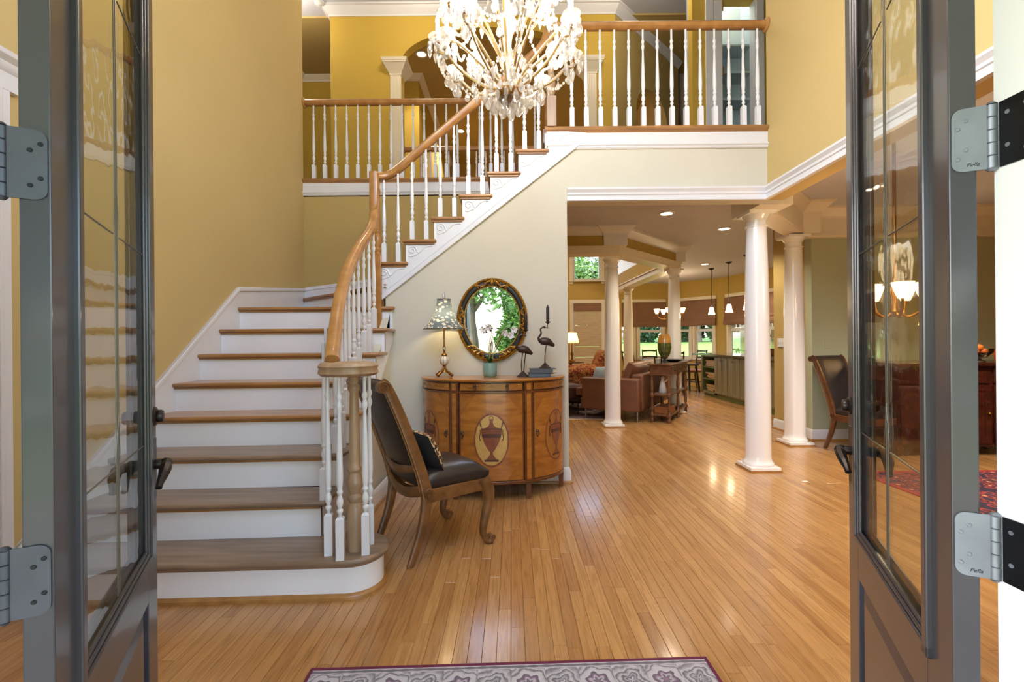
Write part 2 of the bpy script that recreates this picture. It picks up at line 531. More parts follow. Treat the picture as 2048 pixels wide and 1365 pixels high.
# ---- mouldings
crown = [(0, 0), (.012, 0), (.016, .02), (.03, .035), (.055, .06), (.08, .085), (.09, .1), (.11, .105), (.11, .125), (0, .125)]
crown = [(a, b) for a, b in crown]
def trim(name, label, mb, mat=None):
    return struct(mb.build(name, mat or m_white, smooth=.5), label, 'trim')
def neg(pr): return [(-a, b) for a, b in pr][::-1]
# crown of the upper hall (in front of arch wall and angled wall) : path runs so that the room is on the right => negative a
trim('trim_1', 'white crown moulding along the mustard arch wall upstairs', MB().sweep(neg([(a, b + ZC2 - .125) for a, b in crown]), [(-2.52, YA + 1.2, 0), (-2.52, YA, 0), (1.49, YA, 0), (2.86, 7.72, 0)]))
trim('trim_2', 'crown moulding across the end of the upstairs passage', MB().sweep(neg([(a, b + ZC2 - .125) for a, b in crown]), [(-3.65, YB + .2, 0), (-3.65, 8.25, 0), (-2.52, 8.25, 0)]))
trim('trim_3', 'crown moulding on the wall beyond the upstairs arch', MB().sweep(neg([(a, b + ZC2 - .125) for a, b in crown]), [(-4.9, 8.0, 0), (-1.6, 8.0, 0), (-1.6, 12.0, 0)]), m_cream)
# header casing round the opening and along the right wall
hd = [(0, 0), (.035, 0), (.035, .012), (.026, .02), (.026, .045), (.034, .052), (.034, .07), (.04, .08), (.05, .095), (.05, .11), (0, .11)]
trim('trim_4', 'white stepped header moulding over the hall opening and the right wall', MB().sweep(neg([(a, b + HEAD) for a, b in hd]), [(.489, YW, 0), (XR, YW, 0), (XR, .7, 0)]))
# soffit block over the corner column, beam to second column, frieze along the dining wall
mb = MB()
mb.box(XR + .001, YW + .12, HEAD, 2.54, 4.62, ZC1)
c1, c2 = Vector((2.36, 4.36, 0)), Vector((3.36, 5.36, 0))
d = (c2 - c1).normalized(); nn = Vector((-d.y, d.x, 0)) * .1
mb.ext([c1 + nn + Vector((0, 0, HEAD)), c1 - nn + Vector((0, 0, HEAD)), c2 - nn + Vector((0, 0, HEAD)), c2 + nn + Vector((0, 0, HEAD))], (0, 0, ZC1 - HEAD))
mb.box(3.21, 5.2, HEAD, 3.54, 5.54, ZC1)
mb.box(3.54, 5.44, HEAD, 8.9, 5.53, ZC1)
struct(mb.build('trim_5', m_cream, smooth=0), 'cream frieze beams from the front column to the dining room wall', 'trim')
mb = MB()
dm = c2 - d * .16
mb.sweep([(-.10, ZC1 - .125), (-.115, ZC1 - .12), (-.15, ZC1 - .06), (-.19, ZC1 - .02), (-.19, ZC1), (-.10, ZC1)], [(2.54, 4.54, 0), (dm.x, dm.y, 0)])
mb.sweep(neg([(a, b + ZC1 - .125) for a, b in crown]), [(3.21, 5.2, 0), (3.54, 5.2, 0), (3.54, 5.44, 0), (8.9, 5.44, 0)])
mb.sweep(neg([(0, HEAD + .02), (.014, HEAD + .02), (.014, HEAD + .05), (0, HEAD + .05)]), [(3.54, 5.44, 0), (8.9, 5.44, 0)])
mb.sweep([(-.10, HEAD + .01), (-.114, HEAD + .01), (-.114, HEAD + .04), (-.10, HEAD + .04)], [(2.54, 4.54, 0), (dm.x, dm.y, 0)])
trim('trim_6', 'cream crown moulding above the paired columns', mb, m_cream)
# entablature over the great-room columns
mb = MB()
band(mb, P, 2.43, 2.53, -.125, .125)
band(mb, P, 2.515, 2.535, -.145, .145)
trim('trim_7', 'cream architrave resting on the great room columns', mb, m_cream)
mb = MB().sweep(neg([(a * .9 + .11, b * .95 + ZC1 - .12) for a, b in crown]), [(p[0], p[1], 0) for p in P])
for p in ((1.43, 6.37), (2.74, 7.73)):
    mb.box(p[0] - .16, p[1] - .16, 2.535, p[0] + .16, p[1] + .16, ZC1 - .12)
    mb.sweep([(-a * .9, b * .95 + ZC1 - .12) for a, b in crown][::-1], [(p[0] + sx * .16, p[1] + sy * .16, 0) for sx, sy in ((-1, -1), (1, -1), (1, 1), (-1, 1))], closed=True)
trim('trim_8', 'white crown moulding stepping out over the great room columns', mb)
# base boards
bb = [(0, 0), (.016, 0), (.016, .10), (.011, .118), (.006, .13), (0, .135)]
def baseboard(name, label, path, left=False):
    mb = MB().sweep(bb if left else neg(bb), [(*p, 0) for p in path])
    o = struct(mb.build(name, m_white, smooth=.4), label, 'baseboard')
    mb = MB().sweep([(0.015, 0), (.03, 0), (.028, .012), (.02, .02), (.015, .02)] if left else neg([(0.015, 0), (.03, 0), (.028, .012), (.02, .02), (.015, .02)]), [(*p, 0) for p in path])
    mb.build('shoe_moulding', m_oak, o)
baseboard('baseboard_stairs', 'white baseboard below the beige stair wall', [(-1.04, 2.5), (-1.04, YW), (.489, YW), (.489, YW + .12)], False)
baseboard('baseboard_dining', 'white baseboard below the sage wall', [(3.64, 6.33), (3.64, 5.52), (8.9, 5.52)], False)
mb = MB().box(3.9, 5.335, .135, 8.9, 5.352, .62).sweep(neg([(.015, .62), (.04, .63), (.045, .66), (.015, .67)]), [(3.9, 5.35, 0), (8.9, 5.35, 0)])
# fascia of the balcony and of the upper hall
def fascia(name, label, x0, x1, y):
    mb = MB().sweep(neg([(0, 2.905), (.012, 2.905), (.02, 2.915), (.02, 2.925), (.03, 2.935), (.03, 2.945), (.014, 2.955), (.014, 3.045), (0, 3.045)]), [(x0, y, 0), (x1, y, 0)])
    trim(name, label, mb)
fascia('trim_9', 'white fascia board below the balcony railing', .30, XR, YW)
fascia('trim_10', 'white fascia board below the upper hall railing', XL, .40, YB)
nose = [(-.05, 0), (.012, 0), (.018, .012), (.036, .022), (.04, .034), (.036, .048), (.028, .052), (-.05, .052)]
trim('trim_11', 'oak nosing along the balcony edge', MB().sweep(neg([(a, b + ZF - .051) for a, b in nose]), [(.30, YW, 0), (XR + .02, YW, 0)]), m_oakx)
trim('trim_12', 'oak nosing along the upper hall edge', MB().sweep(neg([(a, b + ZF - .051) for a, b in nose]), [(XL - .02, YB, 0), (.30, YB, 0)]), m_oakx)
# stair skirt on the left and back wall
def skirt(name, label, top, bot, axis, off, t):
    def p(s, z): return (off, s, z) if axis == 'y' else (s, off, z)
    mb = MB()
    mb.ext([p(s, z) for s, z in top] + [p(s, z) for s, z in bot[::-1]], (t, 0, 0) if axis == 'y' else (0, -t, 0))
    o = struct(mb.build(name, m_white, smooth=0), label, 'trim')
    for (s0, z0), (s1, z1) in zip(top, top[1:]):
        m2 = MB(); w = .035
        m2.ext([p(s0, z0), p(s1, z1), p(s1, z1 - w), p(s0, z0 - w)], ((t + .012), 0, 0) if axis == 'y' else (0, -(t + .012), 0))
        m2.build('cap_moulding', m_white, o, smooth=0, bev=.004)
skirt('trim_13', 'white skirt board climbing the left wall beside the stairs', [(2.12, .27), (3.895, 1.722), (YB, 1.86)], [(2.12, .02), (3.895, 1.3), (YB, 1.6)], 'y', XL, .016)
skirt('trim_14', 'white skirt board on the landing back wall', [(XL, 1.86), (-1.3, 1.99), (.29, 3.18)], [(XL, 1.6), (-1.3, 1.7), (.29, 2.95)], 'x', YB, .016)
# ================================================================== STAIRCASE
m_riser = M('white riser', (242, 245, 250), .25, var=(4, .01))
def Yn(n): return 2.15 + G_ * (n - 1)
def Xn(n): return -1.19 + .246 * (n - 10)
XS = -1.04
stair = thing('staircase', 'white painted staircase with oak treads turning right at the landing', 'staircase', (-1.7, 2.2, 0))
TT = .028
def arc(cx, cy, r, a0, a1, n=12):
    return [(cx + r * math.cos(a0 + (a1 - a0) * i / n), cy + r * math.sin(a0 + (a1 - a0) * i / n)) for i in range(n + 1)]
BC = (-.82, 2.345)
for n in range(1, 9):
    z = n * R_
    yl, yr = Yn(n) - .035, Yn(n) + .03
    yb = Yn(n + 1) + .05
    if n == 1:
        ft = [(XL, yl)] + arc(*BC, .175, -PI / 2, PI / 2) + [(-1.01, 2.52), (XL, 2.52)]
        fr_ = [(XL, yl + .03)] + arc(*BC, .145, -PI / 2, PI / 2) + [(-1.03, 2.5), (-1.06, 2.5)]
        MB().prism(ft, z - TT, z).build('tread', m_oakg, stair, bev=.011)
        mb = MB(); mb.sweep([(0, 0), (-.014, 0), (-.014, z - TT), (0, z - TT)], [(p[0], p[1], 0) for p in fr_[::-1]]); mb.build('riser', m_riser, stair)
        mb = MB(); mb.sweep([(0, 0), (.02, 0), (.018, .014), (.008, .024), (0, .026)], [(p[0], p[1], 0) for p in fr_[::-1]]); mb.build('shoe_moulding', m_oak, stair)
        mb = MB(); mb.sweep([(0, z - TT - .014), (.012, z - TT - .012), (.016, z - TT), (0, z - TT)], [(p[0], p[1], 0) for p in fr_[::-1]]); mb.build('cove_moulding', m_oakg, stair)
        continue
    if n == 8:
        ft = [(XL, yl), (XS + .03, yr - .02), (XS + .03, 3.95), (-1.15, 4.02), (XL, YB)]
    else:
        ft = [(XL, yl), (XS + .03, yr), (XS + .03, yb), (XL, yb)]
    MB().prism(ft, z - TT, z).build('tread', m_oakg if n < 4 else m_oakx, stair, bev=.011)
    yl += .03; yr += .03 - (.02 if n == 8 else 0)
    MB().prism([(XL, yl), (XS, yr), (XS, yr + .014), (XL, yl + .014)], z - R_, z - TT).build('riser', m_riser, stair, smooth=0)
    MB().prism([(XL, yl - .014), (XS, yr - .014), (XS, yr), (XL, yl)], z - TT - .014, z - TT).build('cove_moulding', m_oakx, stair, bev=.004)
# winder
z = 9 * R_
MB().prism([(-1.13, 3.985), (XL, YB - .06), (XL, YB), (Xn(10) + .05, YB), (Xn(10) + .05, 3.97), (-1.10, 3.95)], z - TT, z).build('winder_tread', m_oakx, stair, bev=.011)
MB().ext([(-1.14, 4.02, z - R_), (XL, YB - .03, z - R_), (XL, YB - .03, z - TT), (-1.14, 4.02, z - TT)], (.01, .012, 0)).build('riser', m_riser, stair, smooth=0)
MB().ext([(-1.135, 4.005, z - TT - .016), (XL, YB - .045, z - TT - .016), (XL, YB - .045, z - TT), (-1.135, 4.005, z - TT)], (.012, .012, 0)).build('cove_moulding', m_oakx, stair, smooth=0)
# upper flight
for n in range(10, 16):
    z = n * R_
    MB().box(Xn(n), YW - .045, z - TT, Xn(n + 1) + .05, YB, z).build('tread', m_oakx, stair, bev=.011)
    MB().box(Xn(n) + .03, YW - .02, z - R_, Xn(n) + .042, YB, z - TT).build('riser', m_riser, stair, smooth=0)
    MB().box(Xn(n) + .014, YW - .032, z - TT - .016, Xn(n + 1) + .03, YW - .018, z - TT).build('cove_moulding', m_oakx, stair, bev=.004)
MB().box(Xn(16) + .03, YW - .02, 15 * R_, Xn(16) + .042, YB, ZF - .05).build('riser', m_riser, stair, smooth=0)
# upper stringer with saw-tooth top
top = [(-1.165, 8 * R_ + .02), (-1.165, 9 * R_)]
for n in range(10, 17):
    top += [(Xn(n) + .03, (n - 1) * R_ - TT + (.0 if n > 10 else TT)), (Xn(n) + .03, n * R_ - TT)]
top += [(.66, ZF - .05), (.66, 2.955)]
bot = [(.62, 2.955), (-1.165, strz(-1.165))]
MB().ext([(x, YW - .018, z) for x, z in top + bot], (0, .018, 0)).build('stringer', m_base, stair, smooth=0)
for off, hgt, pr in ((.0, .045, .028), (.05, .012, .022)):
    x0, x1 = -1.165, .62
    MB().ext([(x0, YW - pr, strz(x0) + off), (x1, YW - pr, strz(x1) + off - .004), (x1, YW - pr, strz(x1) + off + hgt), (x0, YW - pr, strz(x0) + off + hgt)], (0, pr - .001, 0)).build('stringer_moulding', m_base, stair, smooth=0, bev=.003)
# scroll brackets
def scroll():
    mb = MB(); pts = []
    for i in range(40):
        a = i / 39 * 2.6 * PI
        r = .010 + .030 * (1 - i / 39) ** 1.0
        pts.append((.05 + r * math.cos(a + PI * .0) * .95, 0, -.052 + r * math.sin(a) * .95))
    pts = pts[::-1]
    tail = spline([(pts[-1][0], 0, pts[-1][2]), (.105, 0, -.075), (.135, 0, -.05), (.165, 0, -.024), (.225, 0, -.016)], 6)
    mb.tube(pts + [tuple(p) for p in tail[1:]], .0062, 6)
    mb.tube(spline([(.02, 0, -.10), (.045, 0, -.105), (.10, 0, -.085)], 5), .0055, 6)
    return mb.mesh('scroll_bracket', m_base)
sc_me = scroll()
for n in range(10, 17): inst('scroll_bracket', sc_me, stair, (Xn(n) + .035, YW - .019, n * R_ - TT - .012))
# open side of the lower flight
top = [(2.48, .02)]
for n in range(2, 9): top += [(Yn(n) + .06, (n - 1) * R_ - TT), (Yn(n) + .06, n * R_ - TT)]
top += [(YW - .001, 8 * R_ - TT), (YW - .001, 8 * R_ - .30)]
pb = [(2.9, .11), (2.48, .0)]
MB().ext([(XS, y, z) for y, z in top + [(2.62, .1)]], (-.02, 0, 0)).build('side_stringer', m_base, stair, smooth=0)
MB().ext([(XS - .025, 2.5, 0), (XS - .025, YW, 0), (XS - .025, YW, 8 * R_ - .08), (XS - .025, 2.55, .1)], (-.06, 0, 0)).build('side_wall', m_beige, stair, smooth=0)

# ------------------------------------------------------------------ balusters
_bc = {}
def baluster(H):
    k = round(H, 2)
    if k in _bc: return _bc[k]
    H = k; blk = .17 + max(0, (H - .84)) * .75
    t = H - blk; w = .019
    mb = MB().box(-w, -w, 0, w, w, blk - .012)
    mb.add([(-w, -w, blk - .012), (w, -w, blk - .012), (w, w, blk - .012), (-w, w, blk - .012), (-.011, -.011, blk), (.011, -.011, blk), (.011, .011, blk), (-.011, .011, blk)],
           [(0, 1, 5, 4), (1, 2, 6, 5), (2, 3, 7, 6), (3, 0, 4, 7)])
    pr = [(.009, -.002), (.009, .012), (.015, .02), (.015, .03), (.009, .036), (.0095, .042), (.0165, .06), (.017, .075), (.010, .098), (.0095, .103), (.0155, .112), (.0155, .120), (.011, .126),
          (.0135, .14), (.0165, .17), (.0165, .2), (.014, .3), (.0085, t - .19), (.0085, t - .18), (.0135, t - .165), (.015, t - .15), (.0095, t - .13), (.0095, t - .125), (.0145, t - .112), (.0145, t - .102), (.009, t - .088), (.0095, t)]
    mb.lathe(pr, (0, 0, blk), 10)
    _bc[k] = mb.mesh('baluster', m_base, .8)
    return _bc[k]

RS = [(-1, -.55), (-.55, -.95), (.55, -.95), (1, -.55), (.82, .1), (1, .45), (.7, .9), (.2, 1.05), (-.2, 1.05), (-.7, .9), (-1, .45), (-.82, .1)]   # moulded rail section
def rail(mb, pts, r=.033):
    mb.tube(pts, r, sec=RS, up=(0, 0, 1))
    return mb

bal = thing('stair_balustrade', 'white turned balusters and oak handrail climbing both stair flights from a volute', 'balustrade', (-.82, 2.3, R_))
# lower handrail
low = [at(664, 724, 2.27), at(665, 706, 2.36), at(670, 664, 2.52), at(678, 608, 2.78), at(694, 546, 3.06), at(716, 498, 3.36), at(737, 466, 3.62), at(747, 440, 3.80), at(748.5, 405, 3.86), at(748, 345, 3.87)]
lowp = spline(low, 8)
mb = MB()
mb.tube(lowp, [.038] * len(lowp), sec=[(a * .95, b * .9) for a, b in RS], up=(0, .35, 1))
mb.build('handrail', m_oak, bal, .9)
# volute
vz = at(702, 738, 2.28).z
vc = at(703, 738, 2.28)
pts = []
for i in range(50):
    a = PI * .92 + i / 49 * 3.3 * PI
    r = .118 * (1 - i / 49) ** .75 + .012
    pts.append((vc.x + r * math.cos(a), vc.y + r * math.sin(a), vz))
rail(MB(), pts, .034).build('volute', m_oaky, bal, .9)
MB().lathe([(.05, -.02), (.06, -.01), (.06, .03), (.045, .037), (0.0001, .04)], (vc.x, vc.y, vz), 20).build('volute_cap', m_oaky, bal)
# starting newel
np_ = fl(706, 1096, R_)
NH = vz - R_ - .02
pr = [(.038, 0), (.038, .215), (.034, .225), (.026, .24), (.037, .26), (.037, .275), (.027, .285), (.030, .30), (.041, .325), (.040, .35), (.028, .385), (.026, .392), (.034, .40), (.034, .412), (.027, .42), (.0285, .45), (.022, NH - .12), (.022, NH - .1), (.032, NH - .085), (.032, NH - .07), (.022, NH - .06), (.03, NH - .01), (.034, NH)]
MB().lathe(pr, (vc.x + .005, vc.y + .02, R_), 18).build('newel_post', m_oaky, bal, .8)
for px, py in ((658, 1110), (681, 1119), (732, 1108), (741, 1087)):
    p = fl(px, py, R_)
    inst('baluster', baluster(vz - R_ - .025), bal, (p.x, p.y, R_), .2)
def rail_z(pts, y=None, x=None):
    best = None
    for a, b in zip(pts, pts[1:]):
        if y is not None and min(a.y, b.y) <= y <= max(a.y, b.y) and abs(b.y - a.y) > 1e-6:
            t = (y - a.y) / (b.y - a.y); return a + (b - a) * t
        if x is not None and min(a.x, b.x) <= x <= max(a.x, b.x) and abs(b.x - a.x) > 1e-6:
            t = (x - a.x) / (b.x - a.x); return a + (b - a) * t
    return None
for n in range(2, 9):
    for dy in (.045, .17):
        y = Yn(n) + .03 + dy
        if y > 3.84: continue
        q = rail_z(lowp, y=y)
        if q is None: continue
        bx = min(max(q.x, -1.13), -1.06) if n > 2 else max(-1.1, q.x - .06)
        inst('baluster', baluster(q.z - n * R_ - .03), bal, (bx, y, n * R_))
# turn newel
tn = Vector((-1.165, 3.955, 0))
MB().box(tn.x - .042, tn.y - .042, 1.25, tn.x + .042, tn.y + .042, 2.0).lathe([(.04, 2.0), (.028, 2.02), (.038, 2.035), (.038, 2.05), (.028, 2.06), (.042, 2.10), (.04, 2.14), (.027, 2.18), (.035, 2.195), (.035, 2.21), (.027, 2.22), (.03, 2.26), (.023, 2.52), (.033, 2.54), (.033, 2.56), (.024, 2.58), (.03, 2.63)], (tn.x, tn.y, 0), 16).build('newel_post', m_oak, bal, .7, bev=.004)
# upper rail
YR = YW - .005
upz = at(748, 345, 3.87).z
Ur = [Vector((-1.20, 3.90, upz - .02)), at(772, 352, YR), at(800, 336, YR), at(850, 292, YR), at(958, 201, YR), at(1050, 124, YR), at(1084, 92, YR), Vector((.345, YR, ZF + .86)), Vector((.36, YR, ZF + .88))]
upp = spline(Ur, 8)
rail(MB(), upp, .034).build('handrail', m_oak, bal, .9)
for n in range(10, 16):
    for dx in (.055, .178):
        x = Xn(n) + .03 + dx
        q = rail_z(upp, x=x)
        if q is None: continue
        inst('baluster', baluster(q.z - n * R_ - .03), bal, (x, YR, n * R_))

def newel(parent, x, y, z0, H, mat=None):
    mb = MB().box(x - .04, y - .04, z0, x + .04, y + .04, z0 + .26)
    mb.lathe([(.038, .26), (.028, .28), (.037, .295), (.037, .31), (.027, .32), (.04, .36), (.039, .39), (.026, .43), (.034, .445), (.034, .455), (.026, .465), (.029, .5), (.022, H - .12), (.032, H - .1), (.032, H - .08), (.024, H - .06), (.03, H)], (x, y, z0), 16)
    return mb.build('newel_post', mat or m_oak, parent, .7)
def rosette(parent, c, ax):
    mb = MB().lathe([(.06, 0), (.06, .008), (.05, .014), (.045, .018)], (0, 0, 0), 20)
    mb.xf(Matrix.Translation(Vector(c)) @ Vector((0, 0, 1)).rotation_difference(Vector(ax)).to_matrix().to_4x4())
    return mb.build('rosette', m_oak, parent)
# balcony railing
bc = thing('balcony_railing', 'level oak handrail with white balusters on the balcony over the hall opening', 'railing', (1.3, YR, ZF))
rail(MB(), [(.36, YR, ZF + .88), (1.3, YR, ZF + .88), (XR + .0, YR, ZF + .88)], .034).build('handrail', m_oak, bc, .9)
rosette(bc, (XR - .001, YR, ZF + .88), (-1, 0, 0))
newel(bc, .36, YR, ZF, .88, m_oaky)  # cream light on this post put into a paler oak
for i in range(15):
    x = at(1144 + 28.6 * (i - 1), 250, YR).x
    if x < XR - .04 and x > .42: inst('baluster', baluster(.85), bc, (x, YR, ZF))
# upper hall railing
YH = YB + .03
hl = thing('hall_railing', 'oak handrail with white balusters along the upstairs hall above the landing', 'railing', (-1, YH, ZF))
rail(MB(), [(XL + .01, YH, ZF + .88), (-1, YH, ZF + .88), (.40, YH, ZF + .88)], .034).build('handrail', m_oak, hl, .9)
rosette(hl, (XL + .001, YH, ZF + .88), (1, 0, 0))
newel(hl, .42, YH, ZF, .95)
x = at(628, 350, YH).x
while x < .36:
    inst('baluster', baluster(.85), hl, (x, YH, ZF)); x += .1262
# railing inside the arch
YQ = YA + .07
ar = thing('arch_railing', 'dark oak handrail with white balusters inside the upstairs arch', 'railing', (-.2, YQ, ZF))
rail(MB(), [(-1.52, YQ, ZF + .88), (0, YQ, ZF + .88), (1.06, YQ, ZF + .88)], .034).build('handrail', m_oak, ar, .9)
rosette(ar, (-1.515, YQ, ZF + .88), (1, 0, 0))
for i in range(19): inst('baluster', baluster(.85), ar, (-1.40 + i * .131, YQ, ZF))

# ================================================================== COLUMNS
m_col = M('column white', (247, 247, 247), .18, spec=.5, coat=.3)
def column(x, y, H, label, rb=.112, rt=.088, mat=None, shoe=True):
    c = thing('column', label, 'column', (x, y, 0), group='white round columns', local=True)
    m = mat or m_col
    MB().box(-.14, -.14, .012, .14, .14, .04).build('plinth', m, c, smooth=0, bev=.004)
    MB().box(-.148, -.148, 0, .148, .148, .014).build('shoe_moulding', m_oak, c, smooth=0)
    MB().lathe([(.135, .04), (.138, .055), (.132, .07), (.122, .078), (.118, .09), (.1135, .10), (rb, .13)], seg=32).build('base_torus', m, c)
    MB().lathe([(rb, .12), (rb, H * .3), (rb * .97, H * .5), (rb * .9, H * .75), (rt, H - .14)], seg=32).build('shaft', m, c)
    MB().lathe([(rt, H - .15), (rt + .012, H - .146), (rt + .012, H - .136), (rt, H - .13), (rt, H - .085), (rt + .008, H - .08), (rt + .01, H - .07), (rt + .03, H - .045), (rt + .034, H - .03)], seg=32).build('capital', m, c)
    MB().box(-.128, -.128, H - .032, .128, .128, H).build('abacus', m, c, smooth=0, bev=.003)
    return c
column(2.35, 4.36, HEAD, 'large white round column at the corner of the hall opening')
column(3.325, 5.36, HEAD, 'white round column against the tan return wall, right of the front column')
p = fl(1230, 856); column(p.x, p.y + .13, 2.43, 'white round column standing in front of the brown leather sofa')
column(2.76, 7.73, 2.43, 'white round column behind the tall console table', mat=m_col)
column(2.66, 10.4, 2.43, 'cream round column farthest back near the bay windows', mat=m_cream)
# pilasters of the upper arch
for i, x in enumerate((-1.6, 1.14)):
    t = thing('pilaster', ('fluted cream pilaster at the left side of the upstairs arch', 'fluted cream pilaster at the right side of the upstairs arch')[i], 'pilaster', (x, YA - .03, ZF), group='upstairs arch pilasters')
    mb = MB().box(x - .075, YA - .03, ZF, x + .075, YA + .17, 4.98)
    for k in (-.05, -.017, .017, .05): mb.box(x + k - .01, YA - .038, ZF + .15, x + k + .01, YA - .029, 4.95)
    mb.build('shaft', m_cream, t, smooth=0)
    mb = MB()
    for z0, z1, e0, e1 in ((4.98, 5.0, .085, .085), (5.0, 5.03, .085, .1), (5.03, 5.12, .1, .16), (5.12, 5.14, .165, .165), (5.14, 5.18, .17, .18)):
        a0, a1 = YA + .07 - e0 - .02, YA + .07 - e1 - .02; b0, b1 = YA + .07 + e0 + .02, YA + .07 + e1 + .02
        mb.add([(x - e0, a0, z0), (x + e0, a0, z0), (x + e0, b0, z0), (x - e0, b0, z0), (x - e1, a1, z1), (x + e1, a1, z1), (x + e1, b1, z1), (x - e1, b1, z1)],
               [(0, 3, 2, 1), (4, 5, 6, 7), (0, 1, 5, 4), (1, 2, 6, 5), (2, 3, 7, 6), (3, 0, 4, 7)])
    mb.build('capital', m_cream, t, smooth=0)
# ================================================================== ENTRY DOORS
m_door = M('door charcoal', (54, 53, 60), .28, spec=.5, var=(6, .05), coat=.25)
m_steel = M('hinge steel', (126, 132, 144), .42, .55, var=(20, .1))
m_steelb = M('hinge blue steel', (76, 78, 88), .42, .5, var=(20, .1))
m_steeld = M('hinge dark steel', (45, 47, 52), .35, .9)
m_blk = M('dark bronze', (52, 46, 44), .35, .8)
m_glass = glassmat('leaded glass', (.94, .96, .95), .38, .02, .06)
m_came = M('lead came', (112, 108, 100), .35, .7)
def front_door(name, label, E, a, side, hz, plate_mat, text):
    w, t, H = .70, .034, 2.42
    d = Vector((-math.sin(a) * side, math.cos(a), 0)); nr = Vector((math.cos(a) * side, math.sin(a), 0))
    E = Vector((*E, 0))
    def P(s, o, z): return E + d * s + nr * o + Vector((0, 0, z))
    root = thing(name, label, 'door', tuple(E), kind='structure')
    def bx(mb, s0, s1, o0, o1, z0, z1):
        return mb.obox(P((s0 + s1) / 2, (o0 + o1) / 2, (z0 + z1) / 2), d * (s1 - s0) / 2, nr * (o1 - o0) / 2, Vector((0, 0, (z1 - z0) / 2)))
    st = .105
    for s0, s1 in ((0, st), (w - st, w)): bx(MB(), s0, s1, -t, 0, .02, H).build('stile', m_door, root, smooth=0, bev=.002)
    for z0, z1 in ((.02, .2), (.57, .69), (2.31, H)): bx(MB(), st, w - st, -t, 0, z0, z1).build('rail', m_door, root, smooth=0)
    # raised bottom panel
    for q in (1,):
        mb = MB(); bx(mb, st, w - st, -t + .01, -.012, .2, .57)
        c = [(st + .045, .245), (w - st - .045, .245), (w - st - .045, .525), (st + .045, .525)]
        b = [(st + .008, .208), (w - st - .008, .208), (w - st - .008, .562), (st + .008, .562)]
        mb.add([P(s, -.012, z) for s, z in b] + [P(s, -.003, z) for s, z in c], [(4, 5, 6, 7), (0, 1, 5, 4), (1, 2, 6, 5), (2, 3, 7, 6), (3, 0, 4, 7)])
        mb.build('panel', m_door, root, smooth=0)
    # glazing beads, stepped
    for k, (e, ww, o) in enumerate(((-.022, .022, .009), (0, .010, .005), (.010, .008, .001))):
        for o0, o1 in ((-.006, o), (-t - o, -t + .006)):
            s0, s1, z0, z1 = st + e, w - st - e, .69 + e, 2.31 - e
            for q in ((s0, s0 + ww, z0, z1), (s1 - ww, s1, z0, z1), (s0, s1, z0, z0 + ww), (s0, s1, z1 - ww, z1)):
                bx(MB(), q[0], q[1], o0, o1, q[2], q[3]).build('glazing_bead', m_door, root, smooth=0, bev=.003)
    gl = bx(MB(), st + .01, w - st - .01, -.009, -.006, .70, 2.30).build('glass_pane', m_glass, root, smooth=0, label='wavy leaded glass pane')
    mb = MB(); sc = w / 2
    for s in (-.006, .006):
        mb.tube([P(sc + s, -.0055, .71), P(sc + s, -.0055, 2.3)], .0014, 6)
    mb.build('lead_came', m_came, gl)
    for zc in (.98, 1.47, 1.98):
        mb = MB()
        loz = [P(sc, -.0050, zc + .11), P(sc - .022, -.0050, zc), P(sc, -.0050, zc - .11), P(sc + .022, -.0050, zc)]
        mb.tube(loz, .0018, 6, closed=True)
        for sg in (-1, 1): mb.tube([P(sc + sg * .022, -.0055, zc), P(sc + sg * (w / 2 - st), -.0055, zc + .0)], .0017, 6)
        mb.build('lead_came', m_came, gl)
    # furniture
    def disc(mb, s, o0, o1, z, r, seg=20):
        k = len(mb.v); mb.lathe([(r * .9, 0), (r, .004), (r, abs(o1 - o0) - .004), (r * .85, abs(o1 - o0))], seg=seg)
        dirn = nr * (1 if o1 > o0 else -1)
        mb.xf(Matrix.Translation(P(s, o0, z)) @ Vector((0, 0, 1)).rotation_difference(dirn).to_matrix().to_4x4(), k)
    for o0, sg in ((0, 1), (-t, -1)):
        h = MB(); disc(h, w - .055, o0, o0 + sg * .012, 1.045, .026); disc(h, w - .055, o0 + sg * .010, o0 + sg * .026, 1.045, .017)
        h.build('deadbolt', m_blk, root)
        pl = bx(MB(), w - .082, w - .028, o0, o0 + sg * .006, .82, .985).build('handle_plate', m_blk, root, bev=.003)
        h = MB(); disc(h, w - .055, o0, o0 + sg * .028, .915, .013)
        h.ball(P(w - .055, o0 + sg * .030, .915), .016)
        pts = spline([P(w - .055, o0 + sg * .030, .915), P(w - .08, o0 + sg * .034, .912), P(w - .105, o0 + sg * .034, .90), P(w - .125, o0 + sg * .03, .885), P(w - .14, o0 + sg * .028, .872)], 5)
        h.tube(pts, [.011 + .003 * math.sin(i / 4) for i in range(len(pts))], 8, up=(0, 0, 1))
        h.build('lever_handle', m_blk, root)
    # hinges on the hinge edge
    for zc in hz:
        hinge = None
        ol, orr = -t - .011, -.003
        pts = []
        r = .014; hh = .05
        pts = [(ol, -hh), (orr - r, -hh)] + [(orr - r + r * math.sin(k * PI / 12), -hh + r - r * math.cos(k * PI / 12)) for k in range(1, 7)] + [(orr - r + r * math.cos(k * PI / 12), hh - r + r * math.sin(k * PI / 12)) for k in range(0, 7)] + [(ol, hh)]
        hinge = MB().ext([P(-.0005, o, zc + z) for o, z in pts], -d * .0025).build('hinge', plate_mat, root, smooth=0)
        mb = MB()
        for k in range(5): mb.lathe([(.0062, 0), (.0072, .001), (.0072, .0185), (.0062, .0195)], P(.0, -t - .017, zc - .05 + k * .02), 16)
        mb.lathe([(.004, -.004), (.0075, 0), (.0075, .0)], P(.0, -t - .017, zc - .05), 12); mb.lathe([(.0075, 0), (.004, .004)], P(0, -t - .017, zc + .05), 12)
        mb.build('hinge_knuckle', plate_mat, hinge)
